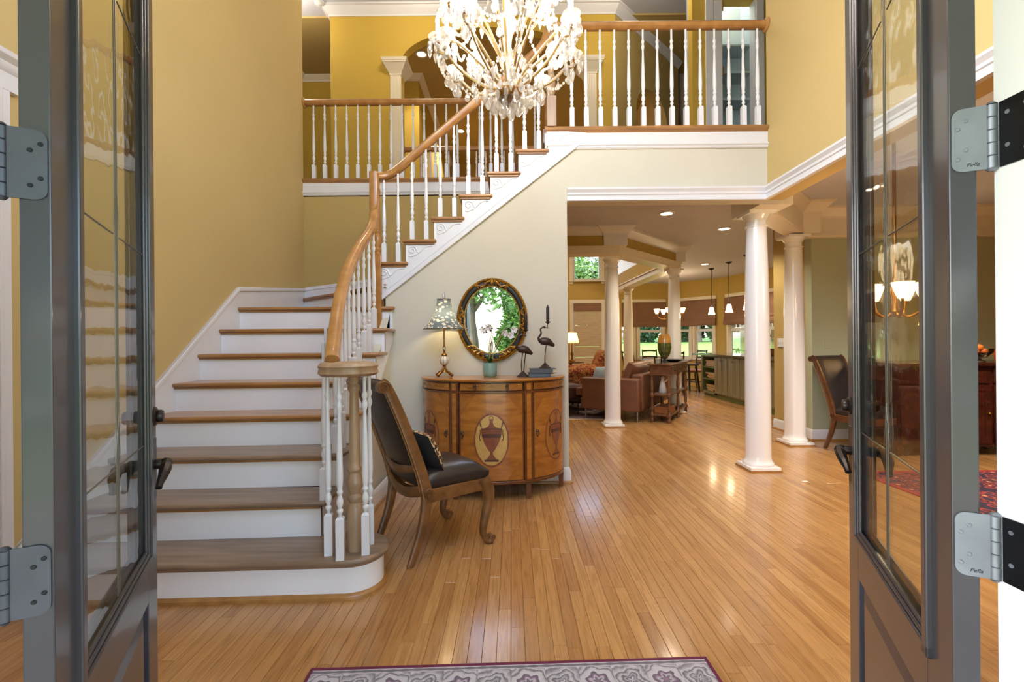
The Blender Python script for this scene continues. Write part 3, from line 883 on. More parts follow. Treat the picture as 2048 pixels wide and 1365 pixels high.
        for i, (o, z) in enumerate(((-.010, .030), (-.021, .020), (-.010, -.019), (-.021, -.030)) if side > 0 else ((-.020, .030), (-.010, .018), (-.020, -.016), (-.010, -.030))):
            k = MB().lathe([(.0033, 0), (.0033, .0006), (.0024, .0014)], seg=12)
            k.xf(Matrix.Translation(P(-.003, o, zc + z)) @ Vector((0, 0, 1)).rotation_difference(-d).to_matrix().to_4x4())
            sc_ = k.build('screw', m_steel if plate_mat == m_steel else m_steeld, hinge)
            kk = MB()
            for q in (Vector((0, 0, 1)), nr): kk.obox(P(-.0045, o, zc + z), q * .0019, (q.cross(d)).normalized() * .0004, d * .0003)
        if text:
            cu = bpy.data.curves.new('lettering', 'FONT'); cu.body = 'Pella'; cu.size = .0085; cu.shear = .35; cu.extrude = .0001
            to = bpy.data.objects.new('tmp', cu); COL.objects.link(to)
            me = bpy.data.meshes.new_from_object(to.evaluated_get(bpy.context.evaluated_depsgraph_get())); bpy.data.objects.remove(to)
            me.materials.clear(); me.materials.append(m_steeld)
            # letters run from the free side of the plate to the knuckle as seen from outside
            xa = nr * (side); xa = -nr if side < 0 else nr
            bas = Matrix((xa.to_4d(), Vector((0, 0, 1, 0)), (-d).to_4d(), (0, 0, 0, 1))).transposed()
            o0 = P(-.0033, -.020, zc - .043)
            bas.translation = o0
            me.transform(bas)
            lo = bpy.data.objects.new('lettering', me); link(lo, hinge); lo['label'] = 'engraved script lettering Pella'
    return P
front_door('door_1', 'left leaf of the charcoal double entry door with leaded glass swung inward', (-.664, .6576), math.radians(28.5), 1, (1.497, .905, .25, 2.2), m_steelb, False)
front_door('door_2', 'right leaf of the charcoal double entry door with leaded glass swung inward', (.7043, .7316), math.radians(25.5), -1, (1.552, .912, .25, 2.2), m_steel, True)
# jambs
mb = MB().box(.757, .50, 0, .80, .712, 2.5).box(.748, .50, 0, .757, .64, 2.5)
j = struct(mb.build('trim_15', m_base, smooth=0), 'white jamb on the hinge side of the right door leaf', 'jamb')
for zc in (1.552, .912, .25, 2.2):
    mb = MB().ext([(.7565, .702, zc - .05), (.7565, .66, zc - .05), (.7565, .645, zc - .035), (.7565, .645, zc + .035), (.7565, .66, zc + .05), (.7565, .702, zc + .05)], (-.0022, 0, 0))
    h = mb.build('hinge_leaf', m_steeld, j, smooth=0)
    for y, z in ((.69, .03), (.665, .033), (.69, -.02), (.665, -.033)):
        k = MB().lathe([(.0035, 0), (.0033, .001)], seg=12); k.xf(Matrix.Translation((.7545, y, zc + z)) @ Matrix.Rotation(-PI / 2, 4, 'Y')); k.build('screw', m_steel, h)
struct(MB().box(-.80, .48, 0, -.745, .63, 2.5).build('trim_16', m_base, smooth=0), 'white jamb on the hinge side of the left door leaf', 'jamb')
# cased closet doorway on the left wall
cl = thing('door_3', 'white cased doorway on the left wall beside the bottom step', 'door', (XL, 1.6, 0), kind='structure')
m_brass = M('brass', (176, 140, 50), .3, 1)
MB().box(XL, 2.03, 0, XL + .03, 2.115, 2.42).build('casing', m_white, cl, smooth=0, bev=.004)
MB().box(XL, 2.055, 0, XL + .04, 2.075, 2.42).build('casing', m_white, cl, smooth=0, bev=.004)
MB().box(XL, 1.1, 0, XL + .03, 1.19, 2.42).build('casing', m_white, cl, smooth=0, bev=.004)
MB().sweep(neg([(0, 2.42), (.03, 2.42), (.03, 2.50), (.045, 2.515), (.05, 2.54), (.075, 2.56), (.08, 2.58), (0, 2.59)]), [(XL, 1.05, 0), (XL, 2.16, 0)]).build('head_casing', m_white, cl)
MB().box(XL, 1.19, .01, XL + .012, 2.03, 2.42).build('door_leaf', m_white, cl, smooth=0)
for z in (1.84, 1.08): MB().box(XL + .012, 2.0, z - .05, XL + .035, 2.03, z + .05).build('strike_plate', m_brass, cl, smooth=0)

# ================================================================== ENTRY RUG
def rug_mat():
    m = bpy.data.materials.new('rug lavender grey')
    n, l, p = nodes(m)
    p.inputs['Roughness'].default_value = .95; p.inputs['Sheen Weight'].default_value = .3
    tc = n.new('ShaderNodeTexCoord'); sx = n.new('ShaderNodeSeparateXYZ'); l.new(tc.outputs['Object'], sx.inputs[0])
    def mth(op, a, b=None, v=None):
        k = n.new('ShaderNodeMath'); k.operation = op
        for i, q in enumerate((a, b)):
            if q is None: continue
            if isinstance(q, (int, float)): k.inputs[i].default_value = q
            else: l.new(q, k.inputs[i])
        return k.outputs[0]
    X, Y = sx.outputs[0], sx.outputs[1]
    u = mth('SUBTRACT', mth('FRACT', mth('MULTIPLY', X, 1 / .125)), .5)
    v = mth('MULTIPLY', mth('SUBTRACT', Y, .37), 1 / .125)
    d2 = mth('SQRT', mth('ADD', mth('MULTIPLY', u, u), mth('MULTIPLY', v, v)))
    nz = n.new('ShaderNodeTexNoise'); nz.inputs['Scale'].default_value = 45; nz.inputs['Detail'].default_value = 3; l.new(tc.outputs['Object'], nz.inputs[0])
    an = mth('ARCTAN2', v, u)
    pet = mth('MULTIPLY', mth('SINE', mth('MULTIPLY', an, 6)), .045)
    dd = mth('ADD', mth('ADD', d2, pet), mth('MULTIPLY', mth('SUBTRACT', nz.outputs['Fac'], .5), .22))
    rp = n.new('ShaderNodeValToRGB'); rp.color_ramp.interpolation = 'LINEAR'
    cols = [(0, (150, 118, 150)), (.10, (86, 82, 96)), (.17, (190, 186, 200)), (.25, (120, 92, 124)), (.33, (84, 82, 94)), (.36, (196, 194, 206)), (.50, (188, 186, 198)), (.56, (96, 94, 106)), (.62, (192, 190, 202)), (.72, (120, 118, 130)), (.78, (196, 194, 206))]
    e = rp.color_ramp.elements
    e[0].position, e[0].color = cols[0][0], (*lin(cols[0][1]), 1); e[1].position, e[1].color = cols[-1][0], (*lin(cols[-1][1]), 1)
    for q, c in cols[1:-1]: k = e.new(q); k.color = (*lin(c), 1)
    l.new(dd, rp.inputs[0])
    rg = n.new('ShaderNodeValToRGB'); e = rg.color_ramp.elements
    gc = [(0, (196, 194, 206)), (.08, (90, 88, 100)), (.16, (170, 168, 180)), (.24, (88, 86, 98)), (.3, (198, 196, 208)), (.42, (90, 88, 100)), (.47, (194, 192, 204)), (.66, (110, 108, 120)), (.74, (196, 194, 206))]
    e[0].position, e[0].color = gc[0][0], (*lin(gc[0][1]), 1); e[1].position, e[1].color = gc[-1][0], (*lin(gc[-1][1]), 1)
    for q, c in gc[1:-1]: k = e.new(q); k.color = (*lin(c), 1)
    l.new(mth('ADD', d2, mth('ADD', mth('MULTIPLY', mth('SINE', mth('MULTIPLY', an, 4)), .07), mth('MULTIPLY', mth('SUBTRACT', nz.outputs['Fac'], .5), .3))), rg.inputs[0])
    par = mth('GREATER_THAN', mth('FRACT', mth('MULTIPLY', X, 1 / .25)), .5)
    mp_ = n.new('ShaderNodeMix'); mp_.data_type = 'RGBA'; l.new(par, mp_.inputs[0]); l.new(rp.outputs[0], mp_.inputs[6]); l.new(rg.outputs[0], mp_.inputs[7])
    # guard stripes
    ax = mth('ABSOLUTE', X); 
    st = mth('GREATER_THAN', mth('ABSOLUTE', mth('SUBTRACT', Y, .37)), .075)
    w1 = mth('SINE', mth('MULTIPLY', X, 130)); w2 = mth('ADD', mth('MULTIPLY', w1, .3), mth('SINE', mth('MULTIPLY', Y, 300)))
    sr_ = n.new('ShaderNodeValToRGB'); sr_.color_ramp.elements[0].color = (*lin((104, 100, 112)), 1); sr_.color_ramp.elements[1].color = (*lin((186, 182, 194)), 1)
    sr_.color_ramp.elements[0].position = .2; sr_.color_ramp.elements[1].position = .6
    l.new(mth('ADD', w2, mth('MULTIPLY', nz.outputs['Fac'], .6)), sr_.inputs[0])
    mx = n.new('ShaderNodeMix'); mx.data_type = 'RGBA'; l.new(st, mx.inputs[0]); l.new(mp_.outputs[2], mx.inputs[6]); l.new(sr_.outputs[0], mx.inputs[7])
    l.new(mx.outputs[2], p.inputs['Base Color'])
    b = n.new('ShaderNodeBump'); b.inputs['Strength'].default_value = .3; b.inputs['Distance'].default_value = .002
    n2 = n.new('ShaderNodeTexNoise'); n2.inputs['Scale'].default_value = 500; l.new(tc.outputs['Object'], n2.inputs[0]); l.new(n2.outputs[0], b.inputs['Height']); l.new(b.outputs[0], p.inputs['Normal'])
    return m
a, b = fl(622, 1341), fl(1412, 1317)
ang = math.atan2(b.y - a.y, b.x - a.x)
wd = (b - a).length
mid = (a + b) / 2
dirv = Vector((math.cos(ang), math.sin(ang), 0)); nv = Vector((-dirv.y, dirv.x, 0))
rc = mid - nv * .48
rug = thing('entry_rug', 'lavender grey patterned entry rug with a plum edge on the oak floor', 'rug', (rc.x, rc.y, .0005), ang, local=True)
MB().box(-wd / 2 + .012, -.47, 0, wd / 2 - .012, .47, .006).build('rug_field', rug_mat(), rug, smooth=0)
m_plum = M('plum binding', (104, 34, 66), .9, bump=(400, .3))
mb = MB()
for q in ((-wd / 2, -.48, wd / 2, -.466), (-wd / 2, .466, wd / 2, .48), (-wd / 2, -.466, -wd / 2 + .014, .466), (wd / 2 - .014, -.466, wd / 2, .466)): mb.box(q[0], q[1], 0, q[2], q[3], .008)
mb.build('binding', m_plum, rug, smooth=0, bev=.003)

# ================================================================== DEMILUNE CABINET
CX, CY, CA, CB = -.165, YW - .03, .595, .43
m_ven = wood('satinwood veneer', (186, 124, 52), (150, 92, 34), .3, (2, 2, 7), 3.5, .5)
m_ven2 = wood('satinwood veneer cross', (172, 112, 46), (142, 86, 34), .3, (2, 2, 5), 4, .5)
m_mah = wood('dark mahogany banding', (116, 66, 34), (88, 46, 24), .3, (3, 3, 3), 5, .5)
m_med = M('medallion satinwood', (204, 168, 96), .35, var=(30, .08), coat=.4)
m_med_shaded = M('medallion satinwood shaded', (166, 112, 52), .35, var=(30, .08), coat=.4)  # darker copy for the side doors, their shading put into the colour
m_urn = M('urn inlay', (132, 74, 50), .4, var=(18, .2), coat=.3)
m_urnd = M('urn inlay dark', (84, 48, 40), .4, coat=.3)
m_gold = M('antique gold', (178, 138, 66), .32, .9, var=(40, .25), bump=(60, .3))
cab = thing('demilune_cabinet', 'honey veneer demilune cabinet with an inlaid urn medallion against the beige wall', 'cabinet', (CX, CY, 0))
def cpt(th, off=0, z=0):
    x, y = CA * math.cos(th), -CB * math.sin(th)
    n = Vector((CB * math.cos(th), -CA * math.sin(th), 0)).normalized()
    return Vector((CX + x, CY + y, z)) + n * off
def shell(t0, t1, z0, z1, o0, o1, name, mat, par, n=None, bev=0):
    t0, t1 = math.radians(t0), math.radians(t1)
    n = n or max(3, int(abs(t1 - t0) / .09))
    V = []; F = []
    for i in range(n + 1):
        th = t0 + (t1 - t0) * i / n
        V += [cpt(th, o0, z0), cpt(th, o1, z0), cpt(th, o1, z1), cpt(th, o0, z1)]
    for i in range(n):
        a, b = i * 4, i * 4 + 4
        for k in range(4): F.append((a + k, a + (k + 1) % 4, b + (k + 1) % 4, b + k))
    F += [(3, 2, 1, 0), tuple(n * 4 + k for k in range(4))]
    mb = MB().add(V, F)
    return mb.build(name, mat, par, .5, bev)
def halfdisc(off, z0, z1):
    return MB().prism([tuple(cpt(PI * i / 40, off))[:2] for i in range(41)], z0, z1)
halfdisc(-.02, .15, .925).build('carcass', m_mah, cab)
halfdisc(.022, .925, .945).build('top', m_ven, cab, bev=.006)
halfdisc(.008, .13, .155).build('bottom_moulding', m_mah, cab, bev=.004)
shell(1, 179, .838, .85, -.01, .010, 'waist_moulding', m_mah, cab, 40)
shell(1, 179, .915, .925, -.01, .006, 'cornice_moulding', m_mah, cab, 40)
m_handle = M('aged pewter', (96, 88, 82), .35, .9)
def on(u, z, th0, off):
    sp = math.sqrt((CA * math.sin(th0)) ** 2 + (CB * math.cos(th0)) ** 2)
    return cpt(th0 - u / sp, off, z)
def ringpull(par, thd, z, off, s=1):
    c = cpt(math.radians(thd), off, z); n = (cpt(math.radians(thd), off + 1, z) - c)
    mb = MB().ball(c, .011 * s); tx = Vector((-n.y, n.x, 0))
    mb.tube([c + n * .008 + Vector((0, 0, -.016 * s)) + tx * .011 * s * math.cos(k * PI / 6) + Vector((0, 0, .011 * s * math.sin(k * PI / 6))) for k in range(12)], .0022 * s, 6, closed=True)
    mb.ball(c + n * .004 + Vector((0, 0, -.03 * s)), .006 * s)
    mb.build('pull', m_handle, par)
for t0, t1, pulls in ((4, 56, ()), (66, 114, (78, 102)), (124, 176, ())):
    dr = shell(t0, t1, .856, .912, -.01, .003, 'drawer', m_ven2, cab)
    shell(t0 + .8, t1 - .8, .858, .861, 0, .0036, 'stringing', m_mah, dr); shell(t0 + .8, t1 - .8, .907, .910, 0, .0036, 'stringing', m_mah, dr)
    nsw = 4 if t1 - t0 < 50 else 4
    mb = MB()
    for k in range(nsw):
        a0 = t0 + 3 + (t1 - t0 - 6) * k / nsw; a1 = t0 + 3 + (t1 - t0 - 6) * (k + 1) / nsw
        mb.tube([cpt(math.radians(a0 + (a1 - a0) * i / 10), .0035, .897 - .02 * math.sin(PI * i / 10)) for i in range(11)], .0022, 5)
        mb.ball(cpt(math.radians(a0), .0035, .897), .006, 8, 4)
    mb.build('garland_inlay', m_gold, dr)
    for q in pulls: ringpull(dr, q, .893, .008, 1.1)
for t0 in (57, 115):
    stl = shell(t0 + .5, t0 + 7.5, .135, .915, -.01, .010, 'stile', m_mah, cab)
    shell(t0 + 2.2, t0 + 5.8, .16, .835, 0, .0125, 'stile_inlay', m_ven, stl); shell(t0 + 2.2, t0 + 5.8, .858, .91, 0, .0125, 'stile_inlay', m_ven, stl)
def medallion(door, thd, w, h, zc):
    th = math.radians(thd)
    def disc(k, off, mat, name):
        N = 36; V = [on(0, zc, th, off)]; F = []
        for j, rr in enumerate((.5, 1.0)):
            for i in range(N):
                a = 2 * PI * i / N; V.append(on(w * k * rr * math.cos(a), zc + h * k * rr * math.sin(a), th, off))
        for i in range(N):
            i2 = (i + 1) % N; F += [(0, 1 + i, 1 + i2), (1 + i, 1 + N + i, 1 + N + i2, 1 + i2)]
        k0 = len(V); V += [on(w * k * math.cos(2 * PI * i / N), zc + h * k * math.sin(2 * PI * i / N), th, off - .006) for i in range(N)]
        for i in range(N): F.append((1 + N + i, k0 + i, k0 + (i + 1) % N, 1 + N + (i + 1) % N))
        return MB().add(V, F).build(name, mat, door, .9)
    disc(1.0, .0042, m_urn, 'medallion_border'); disc(.92, .0052, m_med if thd == 90 else m_med_shaded, 'medallion')
    s = w / .136
    prof = [(-.165, .055), (-.15, .055), (-.148, .04), (-.135, .03), (-.11, .012), (-.09, .010), (-.078, .022), (-.06, .034), (-.02, .056), (.03, .072), (.06, .078), (.085, .08), (.09, .078), (.095, .05), (.10, .034), (.115, .020), (.135, .012), (.15, .013), (.16, .02), (.165, .006)]
    def strip(pf, mat, name, off):
        V = []; F = []
        for z, r in pf:
            for u in (-1, -.4, .4, 1): V.append(on(u * r * s, zc + z, th, off))
        for i in range(len(pf) - 1):
            for k in range(3): F.append((i * 4 + k, i * 4 + k + 1, i * 4 + k + 5, i * 4 + k + 4))
        return MB().add(V, F).build(name, mat, door, .9)
    strip(prof, m_urn, 'urn_inlay', .0062)
    strip([(.02, .07), (.045, .076), (.048, .076)], m_urnd, 'urn_band', .0066); strip([(-.165, .055), (-.15, .055)], m_urnd, 'urn_band', .0066); strip([(.084, .08), (.092, .078)], m_urnd, 'urn_band', .0066)
    mb = MB()
    for sg in (-1, 1):
        mb.tube([on(sg * (.072 + .022 * math.sin(PI * i / 10) - .0 * i) * s, zc + .085 + .055 * math.sin(PI * i / 10 * .9), th, .0066) if i < 7 else on(sg * (.072 - .004 * (i - 7)) * s + sg * .012 * s, zc + .135 - .02 * (i - 7), th, .0066) for i in range(11)], .0024, 5)
        mb.tube([on(sg * (.088 - .004 * math.sin(i)) * s, zc + .08 - i * .012, th, .0066) for i in range(8)], .0032, 5)
    mb.tube([on(.016 * s * math.cos(PI * i / 8), zc + .165 + .022 * math.sin(PI * i / 8), th, .0066) for i in range(9)], .0022, 5)
    mb.build('urn_handles', m_urnd, door)
for t0, t1, thc, pull, w in ((3, 57, 30, 53.5, .125), (65, 115, 90, 112, .136), (123, 177, 150, 126.5, .125)):
    dr = shell(t0, t1, .16, .836, -.01, .004, 'door', m_ven, cab)
    for q in ((t0, t0 + 1.2), (t1 - 1.2, t1)): shell(q[0], q[1], .162, .834, 0, .0048, 'stringing', m_mah, dr)
    # cross-grained corner veneers
    for zz, sg in ((.834, -1), (.162, 1)):
        th0, th1 = math.radians(t0 + 2), math.radians(t1 - 2)
        for a, b in ((th0, 1), (th1, -1)):
            V = [cpt(a, .0046, zz), cpt(a + b * .10, .0046, zz), cpt(a + b * .2, .0046, zz), cpt(a + b * .1, .0046, zz + sg * .085), cpt(a, .0046, zz + sg * .17)]
            MB().add(V, [(0, 1, 3), (1, 2, 3), (0, 3, 4)]).build('corner_veneer', m_ven2, dr, .9)
    medallion(dr, thc, w, .21, .475)
    ringpull(dr, pull, .53, .012, 1.2)
for thd in (8, 60.5, 119.5, 172):
    c = cpt(math.radians(thd), -.018); lg = MB()
    lg.add([(c.x - .022, c.y - .022, .14), (c.x + .022, c.y - .022, .14), (c.x + .022, c.y + .022, .14), (c.x - .022, c.y + .022, .14), (c.x - .016, c.y - .016, 0), (c.x + .016, c.y - .016, 0), (c.x + .016, c.y + .016, 0), (c.x - .016, c.y + .016, 0)],
           [(0, 1, 2, 3), (7, 6, 5, 4), (0, 4, 5, 1), (1, 5, 6, 2), (2, 6, 7, 3), (3, 7, 4, 0)])
    lg.build('leg', m_mah, cab, smooth=0, bev=.003)
CT = .946
# ------------------------------------------------------------------ table lamp
m_bronze = M('antique brass', (150, 106, 52), .35, .9, var=(25, .2))
m_ivory = M('ivory ceramic', (226, 216, 200), .3, coat=.4)
def shade_mat():
    m = bpy.data.materials.new('lamp shade leaf print')
    m.use_nodes = True; n, l = m.node_tree.nodes, m.node_tree.links; n.clear()
    o = n.new('ShaderNodeOutputMaterial'); df = n.new('ShaderNodeBsdfDiffuse'); tr = n.new('ShaderNodeBsdfTranslucent'); mx = n.new('ShaderNodeMixShader'); mx.inputs[0].default_value = .28
    tc = n.new('ShaderNodeTexCoord'); mp = n.new('ShaderNodeMapping'); mp.inputs['Rotation'].default_value = (.6, .5, .4); mp.inputs['Scale'].default_value = (26, 26, 42)
    v = n.new('ShaderNodeTexVoronoi'); v.inputs['Scale'].default_value = 1.0; v.inputs['Randomness'].default_value = .8
    l.new(tc.outputs['Object'], mp.inputs[0]); l.new(mp.outputs[0], v.inputs['Vector'])
    r = n.new('ShaderNodeValToRGB'); r.color_ramp.interpolation = 'CONSTANT'
    r.color_ramp.elements[0].color = (*lin((236, 228, 206)), 1); r.color_ramp.elements[1].color = (*lin((112, 124, 130)), 1); r.color_ramp.elements[1].position = .36
    l.new(v.outputs['Distance'], r.inputs[0]); l.new(r.outputs[0], df.inputs[0]); l.new(r.outputs[0], tr.inputs[0])
    l.new(df.outputs[0], mx.inputs[1]); l.new(tr.outputs[0], mx.inputs[2]); l.new(mx.outputs[0], o.inputs[0])
    return m
lp = at(889, 752, 3.79); LX, LY = lp.x, lp.y
tl = thing('table_lamp', 'brass table lamp with ribbed ivory ball and grey leaf-print bell shade on the cabinet', 'lamp', (LX, LY, CT))
mb = MB()
for k in range(4):
    a = PI / 4 + k * PI / 2 + .25
    mb.tube(spline([(LX, LY, CT + .085), (LX + .025 * math.cos(a), LY + .025 * math.sin(a), CT + .05), (LX + .06 * math.cos(a), LY + .06 * math.sin(a), CT + .032), (LX + .085 * math.cos(a), LY + .085 * math.sin(a), CT + .012)], 5), [.011] * 10 + [.010, .010, .011, .012, .012, .011], 8)
mb.lathe([(.03, .04), (.016, .06), (.011, .085), (.016, .092), (.010, .1)], (LX, LY, CT), 16)
mb.build('foot', m_bronze, tl)
mb = MB(); N = 48; V = []; F = []
rings = 12
for i in range(rings + 1):
    ph = PI * (.06 + .88 * i / rings)
    for k in range(N):
        r = .042 * math.sin(ph) * (1 - .05 * (1 if k % 6 == 0 else 0)); a = 2 * PI * k / N
        V.append((LX + r * math.cos(a), LY + r * math.sin(a), CT + .137 - .043 * math.cos(ph)))
for i in range(rings):
    for k in range(N): F.append((i * N + k, i * N + (k + 1) % N, (i + 1) * N + (k + 1) % N, (i + 1) * N + k))
body = MB().add(V, F).build('ball', m_ivory, tl, .8)
mb = MB()
for k in range(8):
    a = 2 * PI * k / 8
    mb.tube([(LX + .0415 * math.sin(PI * i / 12) * math.cos(a), LY + .0415 * math.sin(PI * i / 12) * math.sin(a), CT + .137 - .043 * math.cos(PI * i / 12)) for i in range(13)], .0014, 5)
mb.build('rib', m_bronze, body)
MB().lathe([(.02, .176), (.026, .182), (.02, .19), (.008, .2), (.008, .212), (.012, .218), (.007, .225)], (LX, LY, CT), 14).build('collar', m_bronze, tl)
m_crys = glassmat('crystal', (.96, .96, .96), 2.2, .05)
MB().ball((LX, LY, CT + .238), .016, 8, 5, 1.2).build('crystal_bead', m_crys, tl, 0)
MB().lathe([(.009, .25), (.008, .26), (.006, .27), (.006, .42), (.004, .43), (.004, .63)], (LX, LY, CT), 12).build('stem', m_bronze, tl)
m_shade = shade_mat()
pr = [(.164, .40), (.138, .428), (.11, .468), (.085, .51), (.068, .56), (.058, .61), (.054, .645)]
N = 32; V = []; F = []
for r, z in pr:
    for k in range(N):
        a = 2 * PI * k / N
        sc = 1 + .035 * abs(math.cos(3 * a)) * (1 if True else 0)
        V.append((LX + r * sc * math.cos(a), LY + r * sc * math.sin(a), CT + z))
for i in range(len(pr) - 1):
    for k in range(N): F.append((i * N + k, i * N + (k + 1) % N, (i + 1) * N + (k + 1) % N, (i + 1) * N + k))
sh = MB().add(V, F).build('lamp_shade', m_shade, tl, .9)
m_trimg = M('shade trim', (86, 88, 80), .8)
for r, z in ((pr[0][0], pr[0][1]), (pr[-1][0], pr[-1][1])):
    MB().tube([(LX + r * (1 + .035 * abs(math.cos(3 * 2 * PI * k / N))) * math.cos(2 * PI * k / N), LY + r * (1 + .035 * abs(math.cos(3 * 2 * PI * k / N))) * math.sin(2 * PI * k / N), CT + z) for k in range(N)], .0035, 6, closed=True).build('shade_trim', m_trimg, sh)
MB().lathe([(.004, .63), (.010, .65), (.012, .67), (.008, .69), (.003, .71)], (LX, LY, CT), 8).build('finial', m_crys, tl, 0)
m_bulb = M('lit bulb', (255, 240, 210), .5, emit=(255, 224, 170), estr=9)
MB().ball((LX, LY, CT + .5), .022).build('bulb', m_bulb, tl)
lamp('lamp_light', 'POINT', (LX, LY, CT + .5), 5, (1, .78, .48), .03, tl)

# ------------------------------------------------------------------ orchid pot
pp = at(980, 748, 3.78)
m_pot = M('celadon glaze', (122, 160, 154), .25, coat=.5, var=(4, .1))
m_leaf = M('leaf green', (46, 84, 44), .45, var=(12, .25))
m_stem = M('orchid stem', (140, 132, 70), .6)
m_petal = M('white petal', (228, 222, 226), .6, sheen=.2)
m_soil = M('moss', (70, 66, 40), .95)
op = thing('orchid_plant', 'white orchid in a celadon green pot on the cabinet', 'plant', (pp.x, pp.y, CT))
c = (pp.x, pp.y, CT)
MB().lathe([(.048, 0), (.056, .01), (.059, .04), (.060, .115), (.0555, .115), (.054, .1), (.05, .098)], c, 28).build('pot', m_pot, op)
MB().lathe([(.054, .097), (.02, .103), (.0001, .104)], c, 20).build('moss', m_soil, op)
def leafmb(base, tip, w, bend=.03):
    base, tip = Vector(base), Vector(tip); d = tip - base; sd = d.cross(Vector((0, 0, 1))).normalized(); V = []; F = []
    for i in range(9):
        t = i / 8; p = base + d * t + Vector((0, 0, bend * math.sin(PI * t))); ww = w * math.sin(PI * min(1, .12 + t * .88)) ** .7
        for k in (-1, 0, 1): V.append(p + sd * ww * k + Vector((0, 0, .004 * abs(k))))
    for i in range(8):
        for k in range(2): F.append((i * 3 + k, i * 3 + k + 1, i * 3 + k + 4, i * 3 + k + 3))
    m = MB().add(V, F); k = len(m.v)
    m.add([(x, y, z - .0015) for x, y, z in V], [f[::-1] for f in F])
    return m
for tx, ty, tz in ((.075, -.02, .15), (.06, .03, .19), (-.05, -.02, .16), (-.04, .04, .17), (.03, -.06, .14)):
    leafmb((c[0], c[1], CT + .1), (c[0] + tx, c[1] + ty, CT + tz), .017).build('leaf', m_leaf, op)
for tx, tz in ((.0, .30), (.012, .29), (-.012, .28), (.06, .29), (.075, .28)):
    MB().tube(spline([(c[0] + tx * .1, c[1], CT + .1), (c[0] + tx * .45, c[1] - .005, CT + .19), (c[0] + tx, c[1] + .0, CT + tz)], 5), .003, 6).build('stem', m_stem, op)
for i, (fx, fy) in enumerate(((976, 655), (1010, 667), (1022, 672), (965, 660), (1028, 660))):
    q = at(fx, fy, 3.80); mb = MB()
    for k in range(5):
        a = 2 * PI * k / 5 + i
        dv = Vector((math.cos(a), -.25, math.sin(a))); sd = Vector((-math.sin(a), 0, math.cos(a)))
        V = [q, q + dv * .02 + sd * .013, q + dv * .034, q + dv * .02 - sd * .013]
        mb.add(V + [v + Vector((0, .0015, 0)) for v in V], [(0, 1, 2, 3), (7, 6, 5, 4)])
    fl_ = mb.build('blossom', m_petal, op, 0)
    MB().tube(spline([(c[0] + (.06 if fx > 990 else 0), c[1], CT + .27), (q.x * .5 + c[0] * .5 + .03, c[1], q.z + .02), tuple(q)], 5), .0022, 5).build('stem', m_stem, op)

# ------------------------------------------------------------------ books and cranes
m_bk1 = M('book cloth slate', (84, 90, 96), .8, bump=(300, .2)); m_bk2 = M('book cloth blue', (84, 100, 116), .8, bump=(300, .2)); m_page = M('pages', (206, 180, 140), .9, var=(200, .1), stretch=(1, 1, 30))
bp = at(1084, 746, 3.77)
def book(name, label, z, w, d, h, dx, mat, rz):
    t = thing(name, label, 'book', (bp.x + dx, bp.y + .0, z), rz, group='books on the cabinet', local=True)
    MB().box(-w / 2, -d / 2, 0, w / 2, d / 2, .003).box(-w / 2, -d / 2, h - .003, w / 2, d / 2, h).box(-w / 2, -d / 2, 0, w / 2 * .72, -d / 2 + .004, h).build('cover', mat, t, smooth=0)
    MB().box(-w / 2 + .006, -d / 2 + .004, .003, w / 2 - .006, d / 2 - .006, h - .003).build('pages', m_page, t, smooth=0)
    return t
book('book', 'blue cloth book lying at the bottom of the pair on the cabinet', CT, .205, .15, .030, -.012, m_bk2, .08)
book('book', 'slate grey cloth book lying on top of the blue one', CT + .0302, .22, .155, .034, .003, m_bk1, .02)
m_crane = M('dark bronze crane', (66, 52, 48), .45, .6, var=(30, .2))
m_candle = M('black candle', (36, 34, 36), .4)
def crane(label, loc, two):
    t = thing('crane_candleholder', label, 'figurine', loc, group='bronze cranes', local=True)
    MB().lathe([(.052, 0), (.05, .006), (.036, .016), (.024, .028), (.012, .04), (.006, .046)], seg=9).build('base', m_crane, t, .3)
    for dx in ((-.012, .012) if two else (.0,)):
        MB().tube(spline([(dx * .6, 0, .035), (dx, .0, .1), (dx + .012, 0, .2)], 5), .0045, 6).build('leg', m_crane, t)
    b = MB(); pts = spline([(-.042, 0, .215), (-.02, 0, .225), (.02, 0, .222), (.05, 0, .205), (.078, 0, .185)], 5)
    b.tube(pts, [.012 + .020 * math.sin(PI * min(1, (i + 3) / (len(pts) + 1))) for i in range(len(pts))], 12)
    bo = b.build('body', m_crane, t)
    nk = spline([(-.036, 0, .215), (-.052, 0, .25), (-.03, 0, .29), (-.035, 0, .325), (-.012, 0, .342), (.012, 0, .335)], 6)
    MB().tube(nk, [.012 - .006 * min(1, i / 14) for i in range(len(nk) - 7)] + [.007, .009, .010, .009, .006, .004, .002], 8).tube([(.008, 0, .337), (.035, 0, .333)], [.005, .002], 6).build('neck', m_crane, t)
    MB().tube(spline([(.025, 0, .333), (.022, 0, .35), (.026, 0, .372)], 4), .0035, 6).lathe([(.006, .37), (.024, .385), (.025, .388), (.008, .384), (.008, .395), (.011, .40)], (.026, 0, 0), 14).build('drip_pan', m_crane, t)
    MB().lathe([(.009, .386), (.0135, .395), (.0135, .50), (.009, .515), (.002, .53)], (.026, 0, 0), 12).build('candle', m_candle, t)
    return t
q = at(1090, 731, 3.79); crane('tall bronze crane candle holder standing on the two books', (q.x, q.y, CT + .0645), False)
q = at(1046, 748, 3.75); crane('bronze crane candle holder standing on the cabinet in front of the mirror', (q.x, q.y, CT), True)

